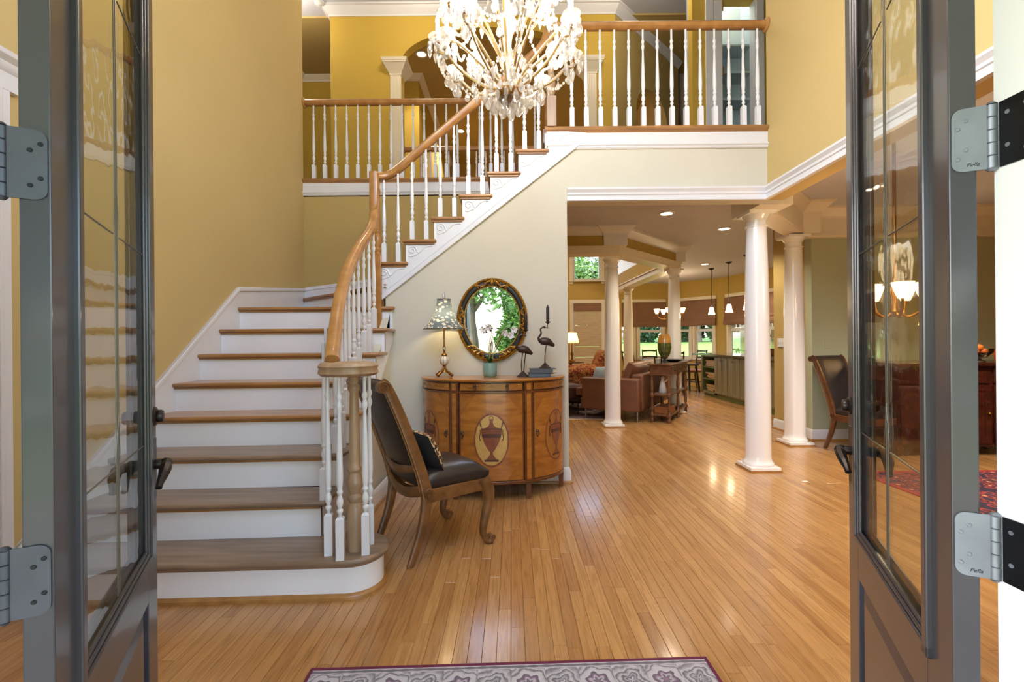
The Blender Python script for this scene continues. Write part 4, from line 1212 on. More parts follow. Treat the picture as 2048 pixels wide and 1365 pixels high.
# ------------------------------------------------------------------ oval mirror
m_mir = M('mirror glass', (245, 248, 248), .0, 1)
m_fblk = M('ebonised frame', (24, 20, 18), .4)
mcp = at(984.5, 640, YW - .02); MX, MZ = mcp.x, mcp.z
mi = thing('oval_mirror', 'oval wall mirror in a black and gilt carved frame reflecting the garden', 'mirror', (MX, YW, MZ))
def oval(rx, rz, y, N=56): return [(MX + rx * math.cos(2 * PI * i / N), y, MZ + rz * math.sin(2 * PI * i / N)) for i in range(N)]
def oring(rx, rz, prof, name, mat):
    """prof: (grow, forward)"""
    N = 56; V = []; F = []; m = len(prof)
    for i in range(N):
        a = 2 * PI * i / N
        for g, f in prof: V.append((MX + (rx + g) * math.cos(a), YW - .001 - f, MZ + (rz + g) * math.sin(a)))
    for i in range(N):
        for k in range(m): F.append((i * m + k, i * m + (k + 1) % m, ((i + 1) % N) * m + (k + 1) % m, ((i + 1) % N) * m + k))
    mb = MB().add(V, F)
    return mb.build(name, mat, mi, .7)
RXo, RZo, RXi, RZi = .308, .362, .241, .290
N = 56
MB().add([(MX, YW - .012, MZ)] + oval(RXi + .003, RZi + .003, YW - .012), [(0, 1 + i, 1 + (i + 1) % N) for i in range(N)]).build('mirror_glass', m_mir, mi, 0)
oring(RXi, RZi, [(.004, .004), (-.004, .012), (-.002, .02), (.006, .022), (.006, .004)], 'inner_gilt_rim', m_gold)
oring(RXi + .005, RZi + .005, [(0, .003), (0, .02), (.012, .028), (.034, .03), (.044, .024), (.044, .003)], 'black_band', m_fblk)
oring(RXo - .02, RZo - .02, [(-.001, .003), (-.002, .028), (.004, .035), (.010, .03), (.013, .034), (.02, .028), (.022, .015), (.02, .003)], 'outer_gilt_rim', m_gold)
rnd = random.Random(5)
for ac, span in ((PI / 2, .52), (PI * 1.5 - .55, .28), (PI * 1.5 + .5, .3), (0, .34), (PI, .34)):
    mb = MB()
    for k in range(26):
        a = ac + span * rnd.uniform(-1, 1); g = rnd.uniform(.008, .05)
        p = Vector((MX + (RXi + g) * math.cos(a), YW - .034, MZ + (RZi + g) * math.sin(a)))
        mb.ball(p, rnd.uniform(.006, .011), 6, 4)
    for sg in (-1, 1):
        pts = [Vector((MX + (RXi + .028 + .016 * math.sin(i * .9)) * math.cos(ac + sg * span * i / 9), YW - .036, MZ + (RZi + .028 + .016 * math.sin(i * .9)) * math.sin(ac + sg * span * i / 9))) for i in range(10)]
        mb.tube(pts, [.010 - .0006 * i for i in range(10)], 6)
    if ac == PI / 2: mb.ball((MX, YW - .036, MZ + RZi + .035), .02, 8, 5, 1.3)
    mb.build('gilt_carving', m_gold, mi, .8)
# wall outlet left of cabinet
q = at(841, 883, YW - .005)
ot = thing('wall_outlet', 'white wall outlet with a black plug left of the cabinet', 'outlet', (q.x, YW, q.z))
MB().box(q.x - .035, YW - .006, q.z - .057, q.x + .035, YW, q.z + .057).build('cover_plate', m_white, ot, bev=.002)
MB().lathe([(.014, 0), (.014, .03), (.01, .035)], seg=10).xf(Matrix.Translation((q.x, YW - .006, q.z + .01)) @ Matrix.Rotation(PI / 2, 4, 'X')).build('plug', m_candle, ot)
# ================================================================== SCROLL-BACK CHAIRS
m_chair = wood('gilt walnut frame', (132, 92, 54), (100, 66, 36), .32, (3, 3, 3), 5, .3)
m_gilt = M('gilt edge', (190, 150, 92), .35, .5)
m_lea = M('black brown leather', (44, 38, 38), .32, spec=.5, var=(8, .2), bump=(160, .06))
RECT = [(-.55, -1), (.55, -1), (.8, -.6), (.8, .6), (.55, 1), (-.55, 1), (-.8, .6), (-.8, -.6)]
def pad(mb, c, n=12, puff=.05, th=.05, e=3.0):
    """cushion over the quad c (4 corners, counter-clockwise); th: edge thickness"""
    c = [Vector(p) for p in c]
    nm = (c[1] - c[0]).cross(c[3] - c[0]).normalized()
    V = []; F = []
    for sgn in (1, -1):
        for i in range(n + 1):
            for j in range(n + 1):
                u, v = i / n, j / n
                p = c[0] * (1 - u) * (1 - v) + c[1] * u * (1 - v) + c[2] * u * v + c[3] * (1 - u) * v
                a, b = abs(2 * u - 1) ** e, abs(2 * v - 1) ** e
                h = th / 2 + puff * math.sqrt(max(0, (1 - a) * (1 - b)))
                V.append(p + nm * h * sgn if sgn > 0 else p - nm * h * .8)
    m = n + 1
    for q in (0, 1):
        o = q * m * m
        for i in range(n):
            for j in range(n):
                f = (o + i * m + j, o + (i + 1) * m + j, o + (i + 1) * m + j + 1, o + i * m + j + 1)
                F.append(f if q == 0 else f[::-1])
    ring = [i * m for i in range(n + 1)] + [n * m + j for j in range(1, n + 1)] + [i * m + n for i in range(n - 1, -1, -1)] + [j for j in range(n - 1, 0, -1)]
    for a, b in zip(ring, ring[1:] + ring[:1]): F.append((b, a, a + m * m, b + m * m))
    return mb.add(V, F)
def spiral_disc(mb, c, r, w, sg):
    """carved scroll end whose axis is local x"""
    mb.tube([(c[0] - w, c[1], c[2]), (c[0] + w, c[1], c[2])], r * .86, 20)
    for s in (-1, 1):
        mb.tube([(c[0] + s * w, c[1] + r * (1 - .8 * i / 30) * .92 * math.cos(i * .42), c[2] + r * (1 - .8 * i / 30) * .92 * math.sin(i * .42)) for i in range(31)], r * .14, 6)
def make_chair(label, loc, rz, group, mats=None):
    mf, ml = mats or (m_chair, m_lea)
    t = thing('scroll_chair', label, 'chair', loc, rz, group, local=True)
    stile = spline([(0, -.150, .36), (0, -.178, .48), (0, -.225, .62), (0, -.285, .78), (0, -.345, .92), (0, -.385, 1.0), (0, -.415, 1.03)], 5)
    leg = spline([(0, -.262, 0), (0, -.225, .09), (0, -.188, .19), (0, -.165, .29), (0, -.152, .385)], 5)
    for sg in (-1, 1):
        x0 = .222 * sg
        st = MB().tube([(x0 * (1 + .0 * i), p.y, p.z) for i, p in enumerate(stile)], [.036 - .010 * i / len(stile) for i in range(len(stile))], sec=[(b * .85, a * .62) for a, b in RECT], up=(1, 0, 0))
        spiral_disc(st, (x0, -.412, 1.0), .036, .022, sg)
        spiral_disc(st, (x0, -.152, .385), .034, .024, sg)
        so = st.build('stile', mf, t, .8)
        for dx in (-.017, .017):
            MB().tube([(x0 + dx, p.y + .0, p.z) for p in stile[:-2]], [.033 - .010 * i / len(stile) for i in range(len(stile) - 2)], sec=[(-1.02, -.06), (-.9, -.06), (-.9, .06), (-1.02, .06)], up=(1, 0, 0)).build('gilt_line', m_gilt, so)
        MB().tube([(x0, p.y, p.z) for p in leg], [.020 + .014 * i / len(leg) for i in range(len(leg))], sec=[(b * .9, a * .8) for a, b in RECT], up=(1, 0, 0)).build('rear_leg', mf, t, .8)
        cab_ = spline([(sg * .232, .222, .40), (sg * .244, .250, .34), (sg * .246, .252, .26), (sg * .243, .225, .15), (sg * .242, .215, .07), (sg * .248, .24, .025), (sg * .252, .268, .02)], 6)
        n_ = len(cab_)
        lg = MB().tube(cab_, [.046 - .026 * min(1, i / (n_ * .72)) + (.006 if i > n_ * .85 else 0) for i in range(n_)], 12)
        spiral_disc(lg, (sg * .253, .268, .034), .022, .020, sg)
        lg.lathe([(.016, 0), (.018, .004), (.014, .012), (.012, .02)], (sg * .252, .26, 0), 12)
        lg.build('front_leg', mf, t, .9)
    # seat rails
    for sg in (-1, 1):
        MB().ext([(sg * .21, -.15, .33), (sg * .222, .25, .33), (sg * .222, .25, .405), (sg * .21, -.15, .405)], (sg * .028, 0, 0)).build('seat_rail', mf, t, 0, bev=.006)
    MB().box(-.238, .228, .33, .238, .256, .405).build('seat_rail', mf, t, 0, bev=.006)
    MB().tube(spline([(-.21, -.165, .40), (-.1, -.185, .372), (0, -.19, .362), (.1, -.185, .372), (.21, -.165, .40)], 5), .03, sec=RECT, up=(0, 0, 1)).build('seat_rail', mf, t, .8)
    pad(MB(), [(-.222, -.165, .425), (.222, -.165, .425), (.25, .258, .425), (-.25, .258, .425)], 12, .062, .045, 4).build('seat_cushion', ml, t, 1.0)
    # backrest
    V = []; F = []; nx = 8; ys = stile[3:-1]
    for side in (1, -1):
        for i, p in enumerate(ys):
            tg = (ys[min(i + 1, len(ys) - 1)] - ys[max(i - 1, 0)]).normalized(); nv = Vector((0, tg.z, -tg.y))
            for k in range(nx + 1):
                u = -1 + 2 * k / nx
                bul = (.012 + .02 * (1 - u ** 4) * math.sin(PI * min(1, max(0, (i + .5) / len(ys)))) ** .5)
                V.append((u * .212, p.y + nv.y * bul * side - .012 * (1 - u * u), p.z + nv.z * bul * side))
    m = nx + 1; nr_ = len(ys)
    for q in (0, 1):
        for i in range(nr_ - 1):
            for k in range(nx):
                f = (q * nr_ * m + i * m + k, q * nr_ * m + (i + 1) * m + k, q * nr_ * m + (i + 1) * m + k + 1, q * nr_ * m + i * m + k + 1)
                F.append(f if q else f[::-1])
    for i in (0, nr_ - 1):
        for k in range(nx): F.append((i * m + k, i * m + k + 1, nr_ * m + i * m + k + 1, nr_ * m + i * m + k))
    for k in (0, nx):
        for i in range(nr_ - 1): F.append((i * m + k, (i + 1) * m + k, nr_ * m + (i + 1) * m + k, nr_ * m + i * m + k))
    MB().add(V, F).build('backrest', ml, t, 1.0)
    MB().tube([(-.21, -.405, 1.0), (-.1, -.415, 1.004), (0, -.42, 1.005), (.1, -.415, 1.004), (.21, -.405, 1.0)], .030, 14).build('crest_roll', ml, t)
    MB().tube(spline([(-.21, -.20, .535), (0, -.23, .50), (.21, -.20, .535)], 6), .022, sec=RECT, up=(0, 0, 1)).build('back_rail', mf, t, .8)
    return t
f1, f2, f3, f4 = fl(820, 1137), fl(760, 1080), fl(966, 1091), fl(882, 1041)
fw = ((f3 + f4) / 2 - (f1 + f2) / 2).normalized()
rz = math.atan2(-fw.x, fw.y)
org = (f1 + f2) / 2 + fw * .255
ch1 = make_chair('black leather scroll-back chair with sabre legs beside the stairs', (org.x, org.y, 0), rz, 'scroll-back leather chairs')
m_chair2 = wood('walnut frame', (104, 66, 38), (78, 46, 26), .3, (3, 3, 3), 5, .3)
q = fl(1650, 897)
dv = Vector((.3, -.954, 0)); rt = Vector((dv.y, -dv.x, 0))
rz2 = math.atan2(-dv.x, dv.y)
o2 = q + dv * .262 - rt * .222
ch2 = make_chair('black leather scroll-back chair against the sage dining room wall', (o2.x, o2.y, 0), rz2, 'scroll-back leather chairs', (m_chair2, m_lea))
# leopard pillow on the first chair
def leopard():
    m = bpy.data.materials.new('leopard print')
    n, l, p = nodes(m); p.inputs['Roughness'].default_value = .9
    tc = n.new('ShaderNodeTexCoord'); v = n.new('ShaderNodeTexVoronoi'); v.inputs['Scale'].default_value = 45; l.new(tc.outputs['Object'], v.inputs[0])
    r = n.new('ShaderNodeValToRGB'); e = r.color_ramp.elements; r.color_ramp.interpolation = 'CONSTANT'
    e[0].color = (*lin((150, 104, 60)), 1); e[1].color = (*lin((214, 186, 140)), 1); e[1].position = .55
    k = e.new(.25); k.color = (*lin((40, 28, 22)), 1)
    l.new(v.outputs['Distance'], r.inputs[0]); l.new(r.outputs[0], p.inputs['Base Color'])
    return m
m_blkf = M('black cotton', (28, 27, 30), .85, bump=(300, .2))
Mc = Matrix.Translation((org.x, org.y, 0)) @ Matrix.Rotation(rz, 4, 'Z')
pl = thing('throw_pillow', 'leopard print throw pillow with black back leaning in the scroll-back chair', 'pillow', tuple(Mc @ Vector((.1, -.06, .49))))
qd = [Mc @ Vector(v) for v in ((-.08, -.055, .49), (.20, -.03, .485), (.205, -.135, .70), (-.08, -.16, .71))]
def halfpad(c, sgn, puff, n=10):
    c = [Vector(p) for p in c]; nm = (c[1] - c[0]).cross(c[3] - c[0]).normalized() * sgn; V = []; F = []
    for i in range(n + 1):
        for j in range(n + 1):
            u, v = i / n, j / n
            p = c[0] * (1 - u) * (1 - v) + c[1] * u * (1 - v) + c[2] * u * v + c[3] * (1 - u) * v
            V.append(p + nm * puff * math.sqrt(max(0, (1 - abs(2 * u - 1) ** 2.2) * (1 - abs(2 * v - 1) ** 2.2))))
    for i in range(n):
        for j in range(n):
            f = (i * (n + 1) + j, (i + 1) * (n + 1) + j, (i + 1) * (n + 1) + j + 1, i * (n + 1) + j + 1)
            F.append(f if sgn > 0 else f[::-1])
    return MB().add(V, F)
nrm = (qd[1] - qd[0]).cross(qd[3] - qd[0]); fwd = 1 if nrm.dot(fw) > 0 else -1
halfpad(qd, fwd, .065).build('front_panel', leopard(), pl, 1.0)
halfpad(qd, -fwd, .05).build('back_panel', m_blkf, pl, 1.0)

# ================================================================== CRYSTAL CHANDELIER
HX, HY, HZ = -.01, 2.5, 2.62
m_cry = bpy.data.materials.new('cut crystal')
m_cry.use_nodes = True
n, l = m_cry.node_tree.nodes, m_cry.node_tree.links
n.clear()
o = n.new('ShaderNodeOutputMaterial'); tr = n.new('ShaderNodeBsdfTransparent'); gl = n.new('ShaderNodeBsdfGlossy'); gl.inputs['Roughness'].default_value = .06
df = n.new('ShaderNodeBsdfTranslucent'); df.inputs[0].default_value = (1, .97, .92, 1)
lw = n.new('ShaderNodeLayerWeight'); lw.inputs[0].default_value = .45
m1 = n.new('ShaderNodeMixShader'); m2 = n.new('ShaderNodeMixShader'); m2.inputs[0].default_value = .30
l.new(lw.outputs['Facing'], m1.inputs[0]); l.new(tr.outputs[0], m1.inputs[1]); l.new(gl.outputs[0], m1.inputs[2])
l.new(m1.outputs[0], m2.inputs[1]); l.new(df.outputs[0], m2.inputs[2]); l.new(m2.outputs[0], o.inputs[0])
m_arm = M('gilt brass arm', (196, 160, 96), .28, .8)
m_wax = M('candle sleeve', (250, 246, 236), .5)
m_flame = M('lit candle bulb', (255, 244, 220), .4, emit=(255, 226, 176), estr=22)
chd = thing('crystal_chandelier', 'tiered crystal chandelier with candle bulbs hanging in the foyer', 'chandelier', (HX, HY, 2.49))
drop = MB().lathe([(.0015, 0), (.0105, -.012), (.0115, -.02), (.009, -.034), (.004, -.05), (.0015, -.058)][::-1], seg=8).mesh('crystal_drop', m_cry, 0)
pear = MB().lathe([(.002, .0), (.006, -.01), (.0145, -.030), (.0155, -.040), (.010, -.052), (.0015, -.058)][::-1], seg=8).mesh('crystal_drop', m_cry, 0)
rnd = random.Random(11)
def hang(p, big=False, chain=2):
    """a short bead chain with a drop at the end, hung at p"""
    z = p[2]
    for k in range(chain):
        beads.ball((p[0], p[1], z - .008), .0085, 6, 4); z -= .02
    s = rnd.uniform(.8, 1.1) * (1.25 if big else 1)
    inst('crystal_drop', pear if rnd.random() < .55 else drop, chd, (p[0], p[1], z), rnd.uniform(0, 3), (s, s, s))
beads = MB()
MB().lathe([(.004, -.10), (.03, -.085), (.055, -.05), (.06, -.01), (.05, .02), (.03, .04), (.018, .05), (.018, .10), (.04, .13), (.05, .16), (.03, .2), (.018, .24), (.018, .3), (.045, .34), (.05, .38), (.022, .43), (.015, .5), (.035, .56), (.04, .6), (.015, .66), (.01, .75)], (HX, HY, HZ), 14).build('central_stem', m_cry, chd, 0)
MB().lathe([(.01, -.07), (.05, -.055), (.068, -.03), (.07, -.01), (.05, .0)], (HX, HY, HZ), 16).build('hub_bowl', m_bronze, chd)
MB().tube([(HX, HY, HZ + .7), (HX, HY, 5.94)], .006, 6).build('chain', m_arm, chd)
MB().lathe([(.05, -.02), (.06, 0)], (HX, HY, 5.95), 16).build('canopy', m_arm, chd)
bob = MB().lathe([(.008, -.012), (.02, -.010), (.038, .0), (.047, .014), (.05, .018), (.046, .016), (.034, .006), (.008, -.002)], seg=14).mesh('bobeche', m_cry, 0)
candle = MB().lathe([(.0115, 0), (.0115, .085), (.009, .088)], seg=10).mesh('candle_sleeve', m_wax)
flame = MB().lathe([(.005, 0), (.011, .012), (.0115, .022), (.006, .042), (.001, .06)], seg=10).mesh('candle_bulb', m_flame)
cupm = MB().lathe([(.006, -.03), (.012, -.026), (.008, -.018), (.014, -.012)], seg=10).mesh('cup', m_bronze)
tiers = ((8, .380, 2.845, .2, HZ - .0), (8, .350, 2.97, .2 + PI / 8, HZ + .02), (6, .235, 3.12, .4, HZ + .16))
for ti, (na, R, zc, ph, zs) in enumerate(tiers):
    for k in range(na):
        a = ph + 2 * PI * k / na
        ca, sa = math.cos(a), math.sin(a)
        def pt(r, z): return (HX + r * ca, HY + r * sa, z)
        if ti == 0: path = spline([pt(.05, zs), pt(.13, zs + .005), pt(.25, zs + .07), pt(.33, zs + .15), pt(R - .01, zc - .06), pt(R, zc - .02)], 5)
        elif ti == 1: path = spline([pt(.045, zs), pt(.10, zs + .08), pt(.18, zs + .17), pt(.28, zs + .27), pt(R - .015, zc - .035), pt(R, zc - .02)], 5)
        else: path = spline([pt(.03, zs), pt(.07, zs + .07), pt(.14, zs + .2), pt(.2, zc - .06), pt(R, zc - .02)], 5)
        arm = MB().tube(path, .0058, 6).build('arm', m_arm, chd)
        mb = MB().tube([p + Vector((0, 0, .006)) for p in path[2:-2]], .0085, 6); mb.build('glass_sleeve', m_cry, arm)
        for me, nm, dz in ((cupm, 'cup', -.005), (bob, 'bobeche', 0), (candle, 'candle_sleeve', .0), (flame, 'candle_bulb', .086)):
            ob = inst(nm, me, arm, pt(R, zc + dz), a)
        nd = 7 if ti < 2 else 5
        for j in range(nd):
            b = 2 * PI * (j + .5) / nd + a
            hang((HX + R * ca + .045 * math.cos(b), HY + R * sa + .045 * math.sin(b), zc + .004), j % 3 == 0, 1 + j % 2)
        if ti < 2:
            for f in (.3, .48, .66, .84):
                q = path[int(len(path) * f)]; hang((q.x, q.y, q.z - .006), f > .5, 1)
    # bead garlands between neighbouring arms
for k in range(8):
    a0, a1 = .2 + 2 * PI * k / 8, .2 + 2 * PI * (k + 1) / 8
    for R, z, sag in ((.40, 2.84, .09), (.30, 2.93, .10)):
        gm = MB(); th = []
        for i in range(1, 13):
            t = i / 13; p0 = Vector((HX + R * math.cos(a0), HY + R * math.sin(a0), z)); p1 = Vector((HX + R * math.cos(a1), HY + R * math.sin(a1), z))
            q = p0.lerp(p1, t) - Vector((0, 0, sag * 4 * t * (1 - t)))
            gm.ball(q, .009, 6, 4); th.append(q)
        gm.tube(th, .0015, 4)
        gm.build('bead_garland', m_cry, chd, 0)
    # long strings from the crown to the middle tier
    gm = MB(); th = []
    for i in range(15):
        t = i / 14; p0 = Vector((HX + .05 * math.cos(a0), HY + .05 * math.sin(a0), 3.3)); p1 = Vector((HX + .33 * math.cos(a0), HY + .33 * math.sin(a0), 2.98))
        q = p0.lerp(p1, t) - Vector((0, 0, .10 * 4 * t * (1 - t) * .6)); gm.ball(q, .009, 6, 4); th.append(q)
    gm.tube(th, .0015, 4)
    gm.build('bead_garland', m_cry, chd, 0)
for r, z, cnt in ((.13, 2.635, 14), (.10, 2.605, 12), (.065, 2.575, 8), (.03, 2.56, 4), (.19, 2.67, 12)):
    for k in range(cnt):
        a = 2 * PI * k / cnt + r * 20; hang((HX + r * math.cos(a), HY + r * math.sin(a), z), True, 1)
beads.build('bead_chain', m_cry, chd, 0)['kind'] = 'stuff'
for k in range(4):
    a = PI / 4 + k * PI / 2
    lamp('candle_light', 'POINT', (HX + .36 * math.cos(a), HY + .36 * math.sin(a), 3.02), 20, (1, .90, .74), .10, chd)
# ================================================================== GREAT ROOM
m_sofa = M('brown sofa leather', (112, 72, 52), .38, var=(5, .15), bump=(60, .08))
m_sofad = M('ottoman leather', (70, 46, 36), .35, var=(5, .15), bump=(60, .08))
m_leg = M('steel leg', (130, 130, 134), .3, 1)
A = fl(1157, 838)
SU = Vector((.53, .848, 0)).normalized(); SRZ = math.atan2(-SU.x, SU.y)
sofa = thing('leather_sofa', 'brown leather sofa seen from its arm end behind the white column', 'sofa', (A.x - .02, A.y + .05, 0), SRZ, local=True)
def rbox(name, mat, par, x0, y0, z0, x1, y1, z1, bev=.03):
    return MB().box(x0, y0, z0, x1, y1, z1).build(name, mat, par, .8, bev)
rbox('base', m_sofa, sofa, .05, .02, .17, 1.0, 2.1, .34)
rbox('arm', m_sofa, sofa, .08, 0, .16, 1.0, .15, .66)
rbox('arm', m_sofa, sofa, .08, 1.97, .16, 1.0, 2.12, .66)
rbox('back', m_sofa, sofa, .84, .14, .16, 1.02, 1.98, .72)
for k in range(2):
    pad(MB(), [(-.08, .16 + k * .9, .40), (.70, .16 + k * .9, .40), (.70, 1.05 + k * .9, .40), (-.08, 1.05 + k * .9, .40)], 10, .05, .12, 5).build('seat_cushion', m_sofa, sofa, 1)
    pad(MB(), [(.66, .17 + k * .9, .48), (.66, 1.05 + k * .9, .48), (.83, 1.05 + k * .9, .88), (.83, .17 + k * .9, .88)], 10, .07, .10, 4).build('back_cushion', m_sofa, sofa, 1)
for x, y in ((.12, .08), (.95, .08), (.12, 2.04), (.95, 2.04)):
    MB().lathe([(.010, 0), (.016, .17)], (x, y, 0), 10).build('leg', m_leg, sofa)
m_bluep = M('pale blue linen', (146, 158, 166), .9, var=(8, .15), bump=(200, .2))
Ms = sofa.matrix_world if False else Matrix.Translation(sofa.location) @ Matrix.Rotation(SRZ, 4, 'Z')
bpw = thing('throw_pillow', 'pale blue grey pillow standing on the leather sofa behind the column', 'pillow', tuple(Ms @ Vector((.4, .3, .46))))
pad(MB(), [Ms @ Vector(v) for v in ((.12, .28, .47), (.5, .18, .47), (.52, .22, .82), (.20, .32, .80))], 10, .06, .02, 2.2).build('cover', m_bluep, bpw, 1)
# console table behind the sofa
m_wal = wood('aged walnut', (124, 82, 50), (92, 56, 32), .35, (3, 3, 3), 4, .3)
ct = thing('console_table', 'walnut console table with turned legs and two shelves behind the sofa', 'table', tuple(sofa.location), SRZ, local=True)
x0, x1, y0, y1, TZ = 1.10, 1.40, .22, 1.45, .88
MB().box(x0 - .03, y0 - .04, TZ - .025, x1 + .03, y1 + .04, TZ).build('top', m_wal, ct, 0, .005)
MB().box(x0, y0, TZ - .17, x1, y1, TZ - .025).build('apron', m_wal, ct, 0, .003)
for k in range(3):
    dw = MB().box(x1, y0 + .06 + k * .385, TZ - .155, x1 + .008, y0 + .40 + k * .385, TZ - .045).build('drawer', m_wal, ct, 0, .003)
    MB().ball((x1 + .02, y0 + .23 + k * .385, TZ - .10), .014).build('knob', m_blk, dw)
tl_prof = [(.018, 0), (.026, .02), (.026, .05), (.016, .07), (.03, .085), (.034, .11), (.03, .13), (.016, .15), (.016, .17), (.024, .2), (.018, .34), (.014, .37), (.03, .385), (.034, .41), (.03, .43), (.016, .45), (.026, .52), (.022, .62), (.014, .68), (.028, .70), (.028, .72)]
for i, (x, y) in enumerate([(x, y) for x in (x0 + .025, x1 - .025) for y in (y0 + .025, (y0 + y1) / 2, y1 - .025)]):
    MB().lathe(tl_prof, (x, y, 0), 12).build('leg', m_wal, ct)
for z in (.10, .40): MB().box(x0 + .01, y0 + .01, z, x1 - .01, y1 - .01, z + .022).build('shelf', m_wal, ct, 0, .003)
def onct(x, y, z): return tuple(Ms @ Vector((x, y, z)))
# things on the console
def lathe_thing(name, label, cat, loc, parts, seg=20, group=None):
    t = thing(name, label, cat, loc, local=True, group=group)
    for nm, mat, pr in parts: MB().lathe(pr, seg=seg).build(nm, mat, t)
    return t
m_vase = M('green glass', (36, 66, 34), .15, var=(9, .3), c2=(96, 104, 44), coat=.6, stretch=(1, 1, 2))
lathe_thing('vase', 'green and amber glass vase on a dark foot on the console table', 'vase', onct(1.24, .55, TZ), [('bowl', m_vase, [(.03, .06), (.085, .14), (.105, .24), (.103, .31)]), ('rim', M('amber glass', (168, 122, 58), .15, var=(9, .25), coat=.6), [(.103, .31), (.10, .34), (.082, .42), (.078, .44), (.07, .44), (.09, .34)]), ('foot', m_candle, [(.075, 0), (.06, .012), (.025, .04), (.02, .06), (.035, .07)])])
lathe_thing('jar_candle', 'white jar candle at the near end of the console table', 'candle', onct(1.2, .32, TZ), [('jar', glassmat('jar glass', (.9, .9, .88), 1.2, .02), [(.055, 0), (.06, .005), (.06, .10), (.056, .10), (.056, .01)]), ('wax', m_wax, [(.054, .008), (.054, .075)])])
lathe_thing('dish', 'shallow black dish on the console table', 'dish', onct(1.28, .95, TZ), [('bowl', m_candle, [(.07, 0), (.1, .01), (.19, .035), (.195, .04), (.18, .035), (.02, .012)])])
m_porc = M('white porcelain', (232, 232, 230), .2, coat=.5)
fg = thing('figurine', 'white porcelain figurine on the middle shelf of the console table', 'figurine', onct(1.22, .5, .422), local=True)
MB().lathe([(.055, 0), (.06, .01), (.05, .08), (.035, .16), (.022, .2), (.03, .22), (.02, .25), (.001, .26)], seg=16).build('body', m_porc, fg)
MB().tube(spline([(.0, -.02, .17), (.04, -.04, .18), (.06, -.03, .21)], 4), .010, 6).build('arm', m_porc, fg)
wb = thing('wooden_box', 'flat wooden box on the bottom shelf of the console table', 'box', onct(1.24, .55, .122), SRZ, local=True)
m_box = wood('cherry box', (168, 104, 56), (138, 80, 40), .4, (2, 2, 2), 4, .2)
MB().box(-.11, -.2, 0, .11, .2, .07).build('body', m_box, wb, 0, .004); MB().box(-.114, -.204, .072, .114, .204, .095).build('lid', m_box, wb, 0, .004)
tb = thing('tray', 'dark tray on the bottom shelf at the far end of the console table', 'tray', onct(1.24, 1.1, .122), SRZ, local=True)
MB().box(-.12, -.22, 0, .12, .22, .01).build('base', m_candle, tb, 0, .002); MB().box(-.12, -.22, .01, -.11, .22, .045).box(.11, -.22, .01, .12, .22, .045).box(-.11, -.22, .01, .11, -.21, .045).box(-.11, .21, .01, .11, .22, .045).build('rim', m_candle, tb, 0)
# red patterned armchair
def damask():
    m = bpy.data.materials.new('red gold damask')
    n, l, p = nodes(m); p.inputs['Roughness'].default_value = .85
    tc = n.new('ShaderNodeTexCoord'); w = n.new('ShaderNodeTexNoise'); w.inputs['Scale'].default_value = 9; w.inputs['Detail'].default_value = 2; w.inputs['Distortion'].default_value = 2.5
    l.new(tc.outputs['Object'], w.inputs[0]); r = n.new('ShaderNodeValToRGB'); e = r.color_ramp.elements
    e[0].color = (*lin((120, 34, 26)), 1); e[0].position = .42; e[1].color = (*lin((186, 128, 66)), 1); e[1].position = .56
    l.new(w.outputs['Fac'], r.inputs[0]); l.new(r.outputs[0], p.inputs['Base Color'])
    return m
m_dam = damask()
ac = thing('armchair', 'red and gold damask armchair in the great room', 'armchair', (1.55, 9.35, 0), 0, local=True)
rbox('base', m_dam, ac, -.5, -.45, .06, .42, .45, .34, .04)
pad(MB(), [(-.58, -.33, .42), (.25, -.33, .42), (.25, .33, .42), (-.58, .33, .42)], 10, .07, .12, 4).build('seat_cushion', m_dam, ac, 1)
pad(MB(), [(.14, -.36, .44), (.36, -.36, 1.02), (.36, .36, 1.02), (.14, .36, .44)], 10, .08, .12, 4).build('back', m_dam, ac, 1)
for y in (-.42, .42):
    MB().tube([(-.48, y, .60), (.3, y, .62)], .11, 16).box(-.48, y - .09, .08, .3, y + .09, .6).build('arm', m_dam, ac, .8, .01)
for x in (-.42, .34):
    for y in (-.36, .36): MB().lathe([(.02, 0), (.03, .06)], (x, y, 0), 8).build('leg', m_wal, ac)
for i, (x, y, lab) in enumerate(((-.05, -.3, 'red damask pillow lying nearest on the damask armchair'), (-.12, .1, 'gold damask pillow in the seat of the damask armchair'))):
    t = thing('throw_pillow', lab, 'pillow', (1.55 + x, 9.35 + y, .53))
    pad(MB(), [(1.55 + x - .2, 9.35 + y - .16, .56), (1.55 + x + .2, 9.35 + y - .16, .64), (1.55 + x + .22, 9.35 + y + .18, .74), (1.55 + x - .18, 9.35 + y + .18, .66)], 8, .07, .02, 2.2).build('cover', m_dam, t, 1)
